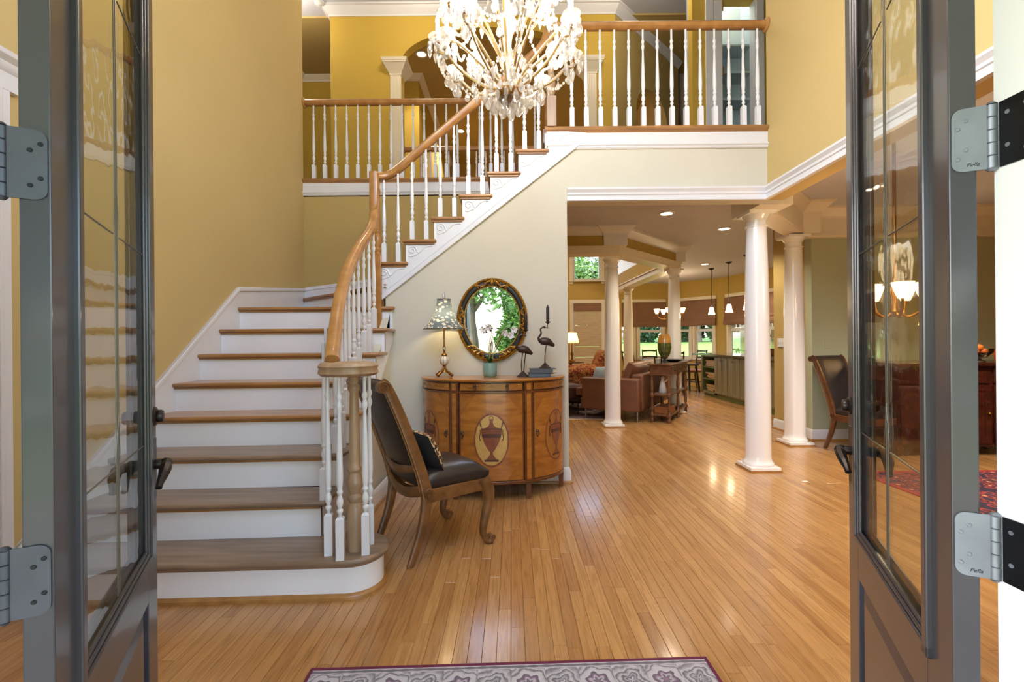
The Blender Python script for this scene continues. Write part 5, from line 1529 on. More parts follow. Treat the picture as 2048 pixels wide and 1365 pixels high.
# ottoman and round side table with lamp
ot2 = thing('ottoman', 'dark leather ottoman left of the sofa', 'ottoman', (.82, 7.75, 0), .3, local=True)
pad(MB(), [(-.32, -.32, .37), (.32, -.32, .37), (.32, .32, .37), (-.32, .32, .37)], 10, .05, .18, 5).build('cushion', m_sofad, ot2, 1)
for x in (-.22, .22):
    for y in (-.22, .22): MB().lathe([(.010, 0), (.018, .3)], (x, y, 0), 8).build('leg', m_candle, ot2)
ot3 = thing('coffee_table', 'leather topped coffee table with a wooden tray beyond the ottoman', 'table', (.92, 8.36, 0), .2, local=True)
rbox('body', m_sofad, ot3, -.4, -.4, .14, .4, .4, .44, .05)
for x in (-.3, .3):
    for y in (-.3, .3): MB().lathe([(.02, 0), (.025, .15)], (x, y, 0), 8).build('leg', m_candle, ot3)
MB().box(-.25, -.2, .445, .25, .2, .46).box(-.25, -.2, .46, .25, -.185, .5).box(-.25, .185, .46, .25, .2, .5).box(-.25, -.2, .46, -.235, .2, .5).box(.235, -.2, .46, .25, .2, .5).build('tray', m_wal, ot3, 0)
st_ = thing('side_table', 'small round wooden side table by the great room window', 'table', (1.42, 11.0, 0), local=True)
MB().lathe([(.30, .70), (.31, .71), (.31, .73), (.0001, .73)], seg=28).build('top', m_wal, st_)
MB().lathe([(.03, .02), (.05, .1), (.025, .2), (.03, .4), (.045, .5), (.025, .62), (.04, .7)], seg=14).build('pedestal', m_wal, st_)
for k in range(3): MB().tube(spline([(0, 0, .14), (.15 * math.cos(k * 2.1), .15 * math.sin(k * 2.1), .08), (.26 * math.cos(k * 2.1), .26 * math.sin(k * 2.1), .02)], 4), .02, 8).build('leg', m_wal, st_)
m_lsh = bpy.data.materials.new('warm linen shade'); m_lsh.use_nodes = True
n, l = m_lsh.node_tree.nodes, m_lsh.node_tree.links; n.clear()
o = n.new('ShaderNodeOutputMaterial'); d1 = n.new('ShaderNodeBsdfDiffuse'); t1 = n.new('ShaderNodeBsdfTranslucent'); x_ = n.new('ShaderNodeMixShader'); x_.inputs[0].default_value = .6
for q in (d1, t1): q.inputs[0].default_value = (*lin((240, 214, 160)), 1)
l.new(d1.outputs[0], x_.inputs[1]); l.new(t1.outputs[0], x_.inputs[2]); l.new(x_.outputs[0], o.inputs[0])
def small_lamp(label, loc, s, e):
    t = thing('table_lamp', label, 'lamp', loc, local=True)
    MB().lathe([(.07 * s, 0), (.07 * s, .02 * s), (.03 * s, .04 * s), (.02 * s, .1 * s), (.035 * s, .16 * s), (.02 * s, .22 * s), (.014 * s, .3 * s), (.02 * s, .36 * s), (.008 * s, .4 * s), (.006 * s, .5 * s)], seg=12).build('base', m_bronze, t)
    mb = MB(); pr = [(.15 * s, .40 * s), (.10 * s, .62 * s)]
    for q in (0,):
        V = [(r * math.cos(2 * PI * k / 24), r * math.sin(2 * PI * k / 24), z) for r, z in pr for k in range(24)]
        mb.add(V, [(k, (k + 1) % 24, 24 + (k + 1) % 24, 24 + k) for k in range(24)])
    mb.build('lamp_shade', m_lsh, t)
    MB().ball((0, 0, .5 * s), .025 * s).build('bulb', m_bulb, t)
    lamp('lamp_light', 'POINT', (0, 0, .5 * s), e, (1, .72, .40), .04, t)
    return t
small_lamp('lit table lamp with cream shade on the round side table', (1.45, 11.0, .731), 1.12, 18)
# area rug
grug = thing('area_rug', 'muted red area rug under the great room seating', 'rug', (.9, 8.3, .001), .0, local=True)
m_grug = M('faded red rug', (120, 88, 84), .95, var=(9, .3), c2=(160, 140, 130), bump=(200, .3))
MB().box(-1.6, -1.15, 0, .75, 1.6, .008).build('pile', m_grug, grug, 0)
MB().box(-1.6, -1.2, 0, .75, -1.15, .006).build('fringe', m_page, grug, 0)

# ---- windows
m_pane = glassmat('window pane', (.97, .98, .98), .8, .0)
WN = [0]
def make_window(P0, P1, z0, z1, label, cas=.07, split=.5, case_z1=None):
    WN[0] += 1
    P0, P1 = Vector((*P0, 0)), Vector((*P1, 0)); e = (P1 - P0).normalized(); L = (P1 - P0).length; nr = Vector((e.y, -e.x, 0))
    root = thing('window_%d' % WN[0], label, 'window', tuple(P0), kind='structure')
    def bx(mb, s0, s1, o0, o1, za, zb):
        return mb.obox(P0 + e * (s0 + s1) / 2 + nr * (o0 + o1) / 2 + Vector((0, 0, (za + zb) / 2)), e * (s1 - s0) / 2, nr * (o1 - o0) / 2, Vector((0, 0, (zb - za) / 2)))
    mb = MB()
    bx(mb, -cas, 0, 0, .025, z0 - cas, z1 + cas); bx(mb, L, L + cas, 0, .025, z0 - cas, z1 + cas); bx(mb, 0, L, 0, .025, z1, z1 + cas); bx(mb, -cas - .02, L + cas + .02, 0, .05, z0 - .03, z0)
    bx(mb, -.0, .02, -.12, 0, z0, z1); bx(mb, L - .02, L, -.12, 0, z0, z1); bx(mb, 0, L, -.12, 0, z1 - .02, z1); bx(mb, 0, L, -.12, 0, z0, z0 + .02)
    mb.build('frame', m_cream, root, 0)
    zm = z0 + (z1 - z0) * split
    rows = ((z0 + .02, zm, -.06), (zm, z1 - .02, -.09)) if split else ((z0 + .02, z1 - .02, -.06),)
    for za, zb, o in rows:
        mb = MB(); f = .035
        bx(mb, .02, .02 + f, o, o + .03, za, zb); bx(mb, L - .02 - f, L - .02, o, o + .03, za, zb); bx(mb, .02 + f, L - .02 - f, o, o + .03, za, za + f); bx(mb, .02 + f, L - .02 - f, o, o + .03, zb - f, zb)
        s = mb.build('sash', m_white, root, 0)
        bx(MB(), .02 + f, L - .02 - f, o + .012, o + .016, za + f, zb - f).build('pane', m_pane, s, 0)
    return root
def facet(name, label, P0, P1, wins, z0=.74, z1=2.22, zc=ZC1):
    """wall facet with openings; wins: list of (s0,s1)"""
    A, B = Vector((*P0, 0)), Vector((*P1, 0)); e = (B - A).normalized(); L = (B - A).length; nr = Vector((e.y, -e.x, 0))
    mb = MB()
    def bx(s0, s1, za, zb): mb.obox(A + e * (s0 + s1) / 2 - nr * .06 + Vector((0, 0, (za + zb) / 2)), e * (s1 - s0) / 2, nr * .06, Vector((0, 0, (zb - za) / 2)))
    bx(0, L, 0, z0); bx(0, L, z1, zc + .5)
    s = 0
    for a, b in wins: bx(s, a, z0, z1); s = b
    bx(s, L, z0, z1)
    return sw(name, label, mb, m_hon), e, A
bays = [((2.55, 12.6), (4.32, 12.6), 'straight'), ((4.32, 12.6), (5.27, 11.58), 'angled'), ((5.33, 11.48), (5.9, 9.5), 'side')]
m_rom = M('brown roman shade cloth', (138, 102, 80), .9, bump=(250, .3), var=(3, .06))
sw('wall_bay_post', 'yellow corner post between the angled and side bay walls', MB().prism([(5.2, 11.75), (5.24, 11.55), (5.36, 11.42), (5.6, 11.5), (5.5, 11.8)], 0, ZC1 + .5), m_hon)
for i, (p0, p1, nm) in enumerate(bays):
    Lb = (Vector(p1) - Vector(p0)).length
    w = (Lb - .42) / 2; g = .14
    if i == 2: w, g = .72, .2
    wins = [(g, g + w), (2 * g + w, 2 * g + 2 * w)]
    _, e, A0 = facet('wall_bay_%s' % nm, 'yellow %s wall of the breakfast bay' % nm, p0, p1, wins)
    for j, (a, b) in enumerate(wins):
        q0, q1 = A0 + e * a, A0 + e * b
        make_window((q0.x, q0.y), (q1.x, q1.y), .74, 2.22, '%s double-hung window of the %s bay wall looking on the lawn' % (('left', 'right')[j], nm), cas=.06)
    # roman shade across both windows
    nr = Vector((e.y, -e.x, 0))
    sh = thing('roman_shade', ('brown roman shade across the straight bay wall', 'brown roman shade across the angled bay wall', 'brown roman shade on the side bay wall beyond the pendants')[i], 'window shade', tuple(A0 + Vector((0, 0, 2.2))), group='brown roman shades')
    prof = [(.03, 2.26), (.055, 2.25), (.055, 2.0), (.062, 1.97), (.056, 1.94), (.058, 1.80), (.075, 1.77), (.066, 1.73), (.085, 1.69), (.09, 1.64), (.075, 1.60), (.05, 1.595), (.035, 1.62), (.035, 2.0)]
    s0, s1 = (g - .08, Lb - g + .08) if i < 2 else (.1, 1.8)
    a, b = A0 + e * s0, A0 + e * s1
    MB().sweep(neg(prof), [(a.x, a.y, 0), (b.x, b.y, 0)]).build('cloth', m_rom, sh, .5)
    MB().sweep(neg([(.028, 2.255), (.06, 2.255), (.06, 2.275), (.028, 2.275)]), [(a.x, a.y, 0), (b.x, b.y, 0)]).build('head_rail', m_rom, sh, 0)
    hc = MB().sweep(neg([(0, 2.28), (.03, 2.28), (.03, 2.36), (0, 2.36)]), [(a.x, a.y, 0), (b.x, b.y, 0)])
    struct(hc.build('trim_%d' % (20 + i), m_cream, smooth=0), ('cream head casing above the straight bay windows', 'cream head casing above the angled bay windows', 'cream head casing above the side bay windows')[i], 'trim')
make_window((1.62, 12.0), (2.36, 12.0), .45, 2.22, 'tall great room window covered by a pale woven shade', cas=.09, split=.5)
make_window((1.62, 12.0), (2.36, 12.0), 2.82, 3.5, 'small square upper window of the great room', cas=.09, split=0)
ws = thing('woven_shade', 'pale woven shade pulled down over the tall great room window', 'window shade', (2.0, 11.95, 2.2))
m_wov = M('woven shade', (196, 178, 148), .9, var=(4, .1), stretch=(1, 1, 8))
for k in range(6):
    MB().box(1.64, 11.955 - .004 * (k % 2), 2.2 - (k + 1) * .28, 2.34, 11.965, 2.2 - k * .28 - .004).build('fold', m_wov, ws, 0)
MB().box(1.63, 11.935, 2.02, 2.35, 11.965, 2.21).build('valance', m_rom, ws, 0)

# ================================================================== BREAKFAST NOOK AND KITCHEN
m_cabg = M('sage cabinet paint', (142, 138, 110), .45, var=(4, .04))
m_cabi = M('green cabinet interior', (110, 124, 72), .6)
m_gran = M('dark granite', (62, 52, 44), .15, var=(60, .5), c2=(110, 96, 80), coat=.3)
KX = 4.24
pen = thing('kitchen_peninsula', 'sage green kitchen peninsula with open book shelves at its end', 'cabinet', (KX, 8.8, 0))
MB().box(KX + .03, 6.9, .09, 4.95, 9.55, .88).build('carcass', m_cabg, pen, 0)
MB().box(KX + .06, 6.9, 0, 4.9, 10.2, .09).build('toe_kick', m_cabi, pen, 0)
mb = MB().box(KX + .03, 9.55, .09, 4.95, 9.58, .88).box(KX + .03, 10.2, .09, 4.95, 10.24, .88).box(KX + .3, 9.58, .09, 4.95, 10.2, .88)
for z in (.09, .36, .62, .86): mb.box(KX + .03, 9.58, z, KX + .3, 10.2, z + .025)
mb.build('shelf_unit', m_cabi, pen, 0)
MB().box(KX + .015, 9.50, .07, KX + .032, 9.58, .89).box(KX + .015, 10.18, .07, KX + .032, 10.25, .89).box(KX + .015, 9.5, .07, KX + .032, 10.25, .11).box(KX + .015, 9.5, .86, KX + .032, 10.25, .9).build('face_frame', m_cabg, pen, 0)
yy = 9.48
for k in range(5):
    y1_, y0_ = yy - k * .5, yy - k * .5 - .48
    for h in range(2):
        a, b = (y1_ - .235, y1_) if h == 0 else (y0_, y0_ + .235)
        d_ = MB().box(KX + .012, a + .004, .12, KX + .03, b - .004, .86)
        d_.box(KX + .004, a + .004, .12, KX + .012, a + .045, .86).box(KX + .004, b - .045, .12, KX + .012, b - .004, .86).box(KX + .004, a + .045, .12, KX + .012, b - .045, .165).box(KX + .004, a + .045, .815, KX + .012, b - .045, .86)
        dd_ = d_.build('door', m_cabg, pen, 0)
        MB().ball((KX - .012, (b - .02) if h else (a + .02), .80), .014, 8, 5).build('knob', m_steel, dd_)
ctop = thing('countertop', 'dark granite countertop on the kitchen peninsula', 'countertop', (KX, 8.8, .9))
MB().box(KX - .06, 6.9, .885, 5.0, 10.6, .925).build('slab', m_gran, ctop, 0, .006)
rnd = random.Random(2)
bcol = [(190, 178, 160), (150, 60, 50), (90, 100, 120), (200, 196, 186), (120, 90, 60), (70, 80, 60)]
for si, z in enumerate((.118, .388, .648)):
    zz = z
    for k in range(4):
        h = rnd.uniform(.022, .042)
        t = thing('book', '%s book in the stack on the %s peninsula shelf' % (('bottommost', 'second lowest', 'second highest', 'topmost')[k], ('bottom', 'middle', 'top')[si]), 'book', (KX + .16, 9.85 + rnd.uniform(-.04, .04), zz), rnd.uniform(-.05, .05), group=('books stacked on the bottom peninsula shelf', 'books stacked on the middle peninsula shelf', 'books stacked on the top peninsula shelf')[si], local=True)
        w, d_ = .1, rnd.uniform(.18, .26)
        MB().box(-w, -d_, 0, w, d_, h).build('cover', M('book cover %d%d' % (si, k), rnd.choice(bcol), .6), t, 0)
        MB().box(-w - .001, -d_ + .02, .004, -w + .002, d_ - .02, h - .004).build('pages', m_page, t, 0)
        zz += h + .0005
# basket on the counter
bk = thing('basket', 'low brown wicker basket on the granite counter', 'basket', (4.75, 8.6, .925), local=True)
m_wick = M('wicker', (110, 76, 58), .8, var=(60, .4), stretch=(1, 1, 6), bump=(120, .5))
MB().box(-.16, -.28, 0, .16, .28, .012).build('bottom', m_wick, bk, 0)
for k in range(5): MB().tube([(sx * .16, sy * .28, .015 + k * .026) for sx, sy in ((-1, -1), (1, -1), (1, 1), (-1, 1))], .014, 6, closed=True).build('weave', m_wick, bk)
# pendants
m_opal = M('lit opal glass', (255, 240, 214), .4, emit=(255, 216, 160), estr=3.2)
for i, (px, Y) in enumerate(((1423, 10.0), (1458, 9.2), (1494, 8.43), (1528, 7.75))):
    X = at(px, 600, Y).x; zb = 1.78
    lab = ('lit bell pendant lamp farthest from the front column', 'lit bell pendant lamp second from the far end of the counter', 'lit bell pendant lamp partly hidden left of the front column', 'lit bell pendant lamp hidden right behind the front column')[i]
    t = thing('pendant_lamp', lab, 'pendant lamp', (X, Y, zb), group='bell pendants over the peninsula')
    MB().lathe([(.075, zb), (.07, zb + .02), (.052, zb + .08), (.045, zb + .13), (.036, zb + .16), (.025, zb + .17)], (X, Y, 0), 18).build('bell_shade', m_opal, t)
    MB().lathe([(.026, zb + .165), (.022, zb + .2), (.008, zb + .22)], (X, Y, 0), 12).build('socket', m_blk, t)
    MB().tube([(X, Y, zb + .2), (X, Y, ZC1 - .01)], .006, 6).build('rod', m_blk, t)
    MB().lathe([(.01, ZC1 - .045), (.06, ZC1 - .012), (.065, ZC1)], (X, Y, 0), 16).build('canopy', m_blk, t)
    lamp('pendant_light', 'POINT', (X, Y, zb - .03), 8, (1, .76, .46), .05, t)
# nook chandelier
def arm_light(name, label, c, r, n_, z, e, zc):
    t = thing(name, label, 'chandelier', (c[0], c[1], z))
    MB().lathe([(.02, z - .16), (.04, z - .12), (.02, z - .05), (.03, z + .05), (.012, z + .15), (.012, zc)], (c[0], c[1], 0), 12).build('stem', m_bronze, t)
    for k in range(n_):
        a = 2 * PI * k / n_ + .5
        ar_ = MB().tube(spline([(c[0], c[1], z - .1), (c[0] + r * .4 * math.cos(a), c[1] + r * .4 * math.sin(a), z - .16), (c[0] + r * .85 * math.cos(a), c[1] + r * .85 * math.sin(a), z - .12), (c[0] + r * math.cos(a), c[1] + r * math.sin(a), z - .03)], 5), .010, 6).build('arm', m_bronze, t)
        MB().lathe([(.03, z - .03), (.05, z + .02), (.07, z + .09), (.066, z + .09), (.04, z + .0)], (c[0] + r * math.cos(a), c[1] + r * math.sin(a), 0), 14).build('glass_shade', m_opal, ar_)
    lamp('chandelier_light', 'POINT', (c[0], c[1], z + .25), e, (1, .76, .46), .15, t)
arm_light('nook_chandelier', 'small lit chandelier with frosted cups over the breakfast table', (3.72, 10.7), .30, 5, 1.88, 18, ZC1)
# breakfast table and chairs
m_dk = wood('dark stained wood', (74, 46, 30), (52, 30, 20), .3, (3, 3, 3), 4, .3)
bt = thing('breakfast_table', 'round dark breakfast table by the bay windows', 'table', (3.75, 11.2, 0), local=True)
MB().lathe([(.60, .71), (.62, .72), (.62, .745), (.6, .75), (.0001, .75)], seg=32).build('top', m_dk, bt)
MB().lathe([(.2, 0), (.2, .04), (.06, .1), (.05, .3), (.08, .4), (.05, .6), (.12, .71)], seg=16).build('pedestal', m_dk, bt)
def side_chair(label, loc, rz, group, mat, seat=None, sh=.46, H=.98):
    t = thing('side_chair', label, 'chair', loc, rz, group, local=True)
    MB().box(-.21, -.2, sh - .03, .21, .22, sh).build('seat_frame', mat, t, 0, .006)
    pad(MB(), [(-.2, -.19, sh + .01), (.2, -.19, sh + .01), (.2, .21, sh + .01), (-.2, .21, sh + .01)], 6, .02, .03, 4).build('seat_pad', seat or m_sofa, t, 1)
    for sx in (-.19, .19):
        MB().tube([(sx, .2, 0), (sx, .2, sh)], .02, 8).build('leg', mat, t)
        MB().tube(spline([(sx, -.24, 0), (sx, -.19, sh * .6), (sx, -.19, sh), (sx, -.27, H)], 4), .018, 8).build('leg', mat, t)
        MB().tube([(sx, -.2, .2), (sx, .2, .2)], .010, 6).build('stretcher', mat, t)
    for z in (H - .04, H - .2, H - .34):
        y = -.19 - .08 * (z - sh) / (H - sh)
        MB().tube([(-.19, y, z), (0, y - .03, z + .01), (.19, y, z)], .022, sec=[(-.4, -1), (.4, -1), (.4, 1), (-.4, 1)], up=(0, 0, 1)).build('back_slat', mat, t)
    return t
side_chair('dark ladder-back chair at the left of the breakfast table', (2.98, 10.95, 0), -1.1, 'breakfast chairs', m_dk)
side_chair('dark ladder-back chair seen beyond the amber vase', (3.62, 10.3, 0), -.1, 'breakfast chairs', m_dk)
m_tan = M('tan leather', (168, 98, 58), .4)
side_chair('tan leather breakfast chair at the window end of the table, right of the column', (4.5, 11.35, 0), 1.75, 'breakfast chairs', m_dk, m_tan)
side_chair('dark ladder-back chair on the window side of the breakfast table', (3.7, 12.0, 0), PI, 'breakfast chairs', m_dk)
bs = thing('counter_stool', 'dark wooden counter stool at the end of the peninsula', 'stool', (4.15, 10.85, 0), .3, local=True)
MB().box(-.22, -.18, .62, .22, .18, .66).build('seat', m_dk, bs, 0, .01)
for sx in (-1, 1):
    for sy in (-1, 1): MB().tube([(sx * .23, sy * .18, 0), (sx * .17, sy * .13, .63)], .022, sec=RECT, up=(1, 0, 0)).build('leg', m_dk, bs)
    MB().tube([(sx * .21, -.16, .22), (sx * .21, .16, .22)], .014, 6).build('stretcher', m_dk, bs)
MB().tube([(-.2, -.155, .3), (.2, -.155, .3)], .014, 6).build('stretcher', m_dk, bs)

# ================================================================== DINING ROOM
m_mah2 = wood('mahogany', (76, 32, 22), (50, 18, 12), .25, (3, 3, 3), 4, .5)
sb = thing('sideboard', 'dark mahogany sideboard against the sage dining room wall', 'sideboard', (4.7, 5.0, 0))
MB().box(3.95, 4.66, .94, 5.5, 5.28, .975).build('top', m_mah2, sb, 0, .006)
MB().box(4.0, 4.72, .1, 5.45, 5.26, .94).build('body', m_mah2, sb, 0)
for k in range(3):
    x0, x1 = 4.02 + k * .48, 4.02 + k * .48 + .45
    dw = MB().box(x0, 4.705, .76, x1, 4.72, .92).build('drawer', m_mah2, sb, 0, .004); MB().ball((x0 + .22, 4.69, .84), .015).build('knob', m_brass, dw)
    dr = MB().box(x0, 4.705, .14, x1, 4.72, .74).box(x0, 4.697, .14, x0 + .06, 4.705, .74).box(x1 - .06, 4.697, .14, x1, 4.705, .74).box(x0 + .06, 4.697, .14, x1 - .06, 4.705, .2).box(x0 + .06, 4.697, .68, x1 - .06, 4.705, .74).build('door', m_mah2, sb, 0, .003)
    MB().ball((x1 - .03, 4.69, .45), .013).build('knob', m_brass, dr)
for x in (4.04, 5.41):
    for y in (4.76, 5.22): MB().lathe([(.02, 0), (.035, .1)], (x, y, 0), 10).build('leg', m_mah2, sb)
small_lamp('lit buffet lamp on the mahogany sideboard', (4.66, 5.0, .975), 1.0, 14)
gb = thing('glass_bowl', 'clear glass bowl at the end of the mahogany sideboard', 'bowl', (4.98, 4.85, .975), local=True)
MB().lathe([(.05, 0), (.05, .01), (.015, .03), (.06, .05), (.11, .10), (.12, .14), (.115, .14), (.1, .1), (.02, .055)], seg=20).build('bowl', m_crys, gb)
m_org = M('orange peel', (224, 116, 30), .5, bump=(200, .2))
for k in range(4):
    a = k * PI / 2
    og = thing('orange', ('rightmost orange in the glass bowl on the sideboard', 'rearmost orange in the glass bowl on the sideboard', 'leftmost orange in the glass bowl on the sideboard', 'orange lying on top of the others in the sideboard bowl')[k], 'fruit', (4.98 + (.045 * math.cos(a) if k < 3 else 0), 4.85 + (.045 * math.sin(a) if k < 3 else 0), 1.085 if k < 3 else 1.13), group='oranges in the glass bowl', local=True)
    MB().ball((0, 0, 0), .034, 12, 8).build('peel', m_org, og); MB().lathe([(.004, .033), (.003, .037)], seg=6).build('stem_end', m_leaf, og)
gp = thing('terracotta_pot', 'small terracotta planter beside the glass bowl', 'pot', (5.2, 4.85, .976), local=True)
MB().lathe([(.04, 0), (.055, .11), (.06, .11), (.06, .13), (.05, .13)], seg=16).build('pot', m_org, gp); MB().lathe([(.049, .12), (.0001, .125)], seg=12).build('soil', m_soil, gp)
def orient():
    m = bpy.data.materials.new('oriental rug'); n, l, p = nodes(m); p.inputs['Roughness'].default_value = .95
    tc = n.new('ShaderNodeTexCoord'); v = n.new('ShaderNodeTexVoronoi'); v.inputs['Scale'].default_value = 14; l.new(tc.outputs['Object'], v.inputs[0])
    r = n.new('ShaderNodeValToRGB'); e = r.color_ramp.elements; r.color_ramp.interpolation = 'CONSTANT'
    e[0].color = (*lin((196, 156, 120)), 1); e[1].color = (*lin((44, 36, 56)), 1); e[1].position = .62
    for q, c in ((.22, (120, 34, 34)), (.36, (40, 34, 54)), (.48, (150, 60, 50))): k = e.new(q); k.color = (*lin(c), 1)
    l.new(v.outputs['Distance'], r.inputs[0]); l.new(r.outputs[0], p.inputs['Base Color']); return m
dr_ = thing('dining_rug', 'dark red oriental rug on the dining room floor', 'rug', (4.6, 3.6, .001), local=True)
MB().box(-1.4, -.52, 0, 1.6, .55, .008).build('field', orient(), dr_, 0)
m_redb = M('red border', (150, 34, 40), .95)
MB().box(-1.45, -.57, 0, 1.65, -.52, .008).box(-1.45, .55, 0, 1.65, .6, .008).box(-1.45, -.52, 0, -1.4, .55, .008).box(1.6, -.52, 0, 1.65, .55, .008).build('border', m_redb, dr_, 0)
arm_light('dining_chandelier', 'lit dining room chandelier with glass cups seen through the right door glass', (2.95, 3.5), .17, 5, 1.56, 12, ZC1)
# switches
for px, py, Y, X0, lab in ((1562, 686, 6.15, None, 'white triple light switch on the tan return wall'), (1658, 687, 5.51, None, 'white outlet plate on the sage wall above the dining chair')):
    q = at(px, py, Y)
    if X0 is None and Y > 6:
        t = thing('light_switch', lab, 'switch', (3.64, Y, q.z)); MB().box(3.632, Y - .08, q.z - .06, 3.641, Y + .08, q.z + .06).build('plate', m_white, t, 0, .002)
        for k in (-.045, 0, .045): MB().box(3.624, Y + k - .006, q.z - .012, 3.633, Y + k + .006, q.z + .012).build('toggle', m_white, t, 0)
    else:
        t = thing('light_switch', lab, 'switch', (q.x, 5.52, q.z)); MB().box(q.x - .04, 5.512, q.z - .06, q.x + .04, 5.52, q.z + .06).build('plate', m_sage, t, 0, .002)
        MB().box(q.x - .012, 5.506, q.z - .03, q.x + .012, 5.513, q.z + .03).build('toggle', m_sage, t, 0)

# ================================================================== UPSTAIRS DETAILS
hatch = struct(MB().box(-3.5, 6.95, ZC2 - .02, -2.56, 7.85, ZC2 - .005).build('trim_30', m_ceil, smooth=0), 'panelled attic hatch in the passage ceiling', 'hatch')
m_hat = M('hatch boards', (186, 180, 180), .6)
for k in range(5): MB().box(-3.47 + k * .18, 7.0, ZC2 - .028, -3.47 + k * .18 + .172, 7.8, ZC2 - .02).build('panel', m_hat, hatch, 0, .003)
dd = thing('door_4', 'doorway with its unlit opening painted dark at the end of the upstairs passage', 'door', (-3.2, 8.25, ZF), kind='structure')
MB().box(-3.42, 8.225, ZF, -3.34, 8.25, 5.2).box(-2.66, 8.225, ZF, -2.58, 8.25, 5.2).box(-3.42, 8.225, 5.2, -2.58, 8.25, 5.3).build('casing', m_grey, dd, 0, .004)
m_void = M('dark doorway void', (44, 44, 50), .5)
MB().box(-3.34, 8.235, ZF, -2.66, 8.252, 5.2).build('door_leaf', m_void, dd, 0)  # dark sheet painted for the unlit opening, not a real leaf
m_clos = M('closet blue grey', (176, 190, 194), .6)
cd = thing('door_5', 'white cased linen closet with its door standing open', 'door', (2.6, 5.3, ZF), kind='structure')
MB().box(2.28, 5.28, ZF, 2.37, 5.3, 5.2).box(2.87, 5.28, ZF, 2.96, 5.3, 5.2).box(2.28, 5.28, 5.2, 2.96, 5.3, 5.3).build('casing', m_white, cd, 0, .004)
MB().box(2.37, 5.3, ZF, 2.38, 5.42, 5.2).box(2.86, 5.3, ZF, 2.87, 5.42, 5.2).build('jamb', m_white, cd, 0)
MB().box(2.38, 5.28, ZF + .01, 2.47, 5.32, 5.18).build('door_leaf', m_white, cd, 0, .003)
for z in (3.3, 4.3, 5.05): MB().lathe([(.008, 0), (.008, .1)], (2.475, 5.275, z), 8).build('hinge', m_bronze, cd)
MB().box(2.3, 5.85, ZF, 3.0, 5.9, ZC2).box(2.3, 5.42, ZF, 2.33, 5.85, ZC2).box(2.97, 5.42, ZF, 3.0, 5.85, ZC2).build('closet_lining', m_clos, cd, 0)
for k in range(6): MB().box(2.62, 5.6, ZF + .1 + k * .33, 2.97, 5.85, ZF + .125 + k * .33).build('shelf', m_clos, cd, 0)
# recessed lights
m_can = M('lit can lens', (255, 246, 230), .4, emit=(255, 232, 196), estr=8)
def can(label, x, y, z, e, group, spot=2.2, col=(1, .88, .70)):
    t = thing('recessed_light', label, 'ceiling light', (x, y, z), group=group)
    MB().lathe([(.095, z - .012), (.095, z), (.07, z), (.07, z - .012), (.095, z - .012)][::-1], (x, y, 0), 24, False).build('trim_ring', m_white, t)
    MB().lathe([(.07, z - .004), (.0001, z - .003)], (x, y, 0), 20).build('lens', m_can, t)
    lamp('can_light', 'SPOT', (x, y, z - .03), e, col, .06, t, spot)
can('lit recessed light beyond the upstairs arch, upper left', -1.53 + .1, 7.39, ZC2 - .03, 90, 'great room recessed lights')
can('lit recessed light far beyond the upstairs arch', -1.1, 10.1, ZC2 - .03, 220, 'great room recessed lights')
can('added recessed light over the middle of the great room', .8, 9.0, ZC2 - .03, 220, 'great room recessed lights')  # unseen can added to brighten the great room
p = at(1325, 420, 5.75)
can('lit recessed light in the hall ceiling just inside the opening', p.x, 5.6, ZC1, 70, 'ground floor recessed lights')
can('recessed light in the kitchen ceiling above the nook', 4.0, 9.4, ZC1, 75, 'ground floor recessed lights')
can('recessed light in the kitchen ceiling beside the pendants', 5.2, 9.4, ZC1, 75, 'ground floor recessed lights')
can('recessed light in the hall ceiling above the second column', 3.0, 6.4, ZC1, 75, 'ground floor recessed lights')
def dome(label, x, y, e, col=(1, .88, .70)):  # unseen domes added to brighten the upstairs ceilings and closet
    t = thing('fill_dome', label, 'ceiling light', (x, y, ZC2), group='added upstairs dome lights')
    MB().lathe([(.17, ZC2 - .03), (.18, ZC2 - .015), (.18, ZC2)], (x, y, 0), 24).build('base_plate', m_bronze, t)
    MB().lathe([(.001, ZC2 - .12), (.08, ZC2 - .11), (.14, ZC2 - .07), (.165, ZC2 - .03)], (x, y, 0), 24).build('glass_dome', m_opal, t)
    lamp('fill_dome_lamp', 'POINT', (x, y, ZC2 - .28), e, col, .12, t)
dome('added frosted dome light in the upper hall ceiling left of the arch', -1.2, 5.45, 20)
dome('added frosted dome light in the upper hall ceiling right of the arch', 1.5, 5.3, 22)
dome('added frosted dome light in the upstairs passage', -3.1, 6.0, 22)
dome('added dome light standing in for daylight inside the linen closet', 2.5, 5.6, 13, (.9, .95, 1))  # added in place of daylight reaching the closet
can('recessed light in the dining room ceiling', 4.4, 3.2, ZC1, 260, 'ground floor recessed lights')
sd = thing('smoke_detector', 'round white smoke detector on the passage ceiling', 'smoke detector', (-2.62, 6.3, ZC2), local=True)
MB().lathe([(.05, -.035), (.065, -.025), (.07, 0)], seg=20).build('housing', m_white, sd); MB().lathe([(.02, -.04), (.025, -.034)], seg=12).build('vent', m_ceil, sd)

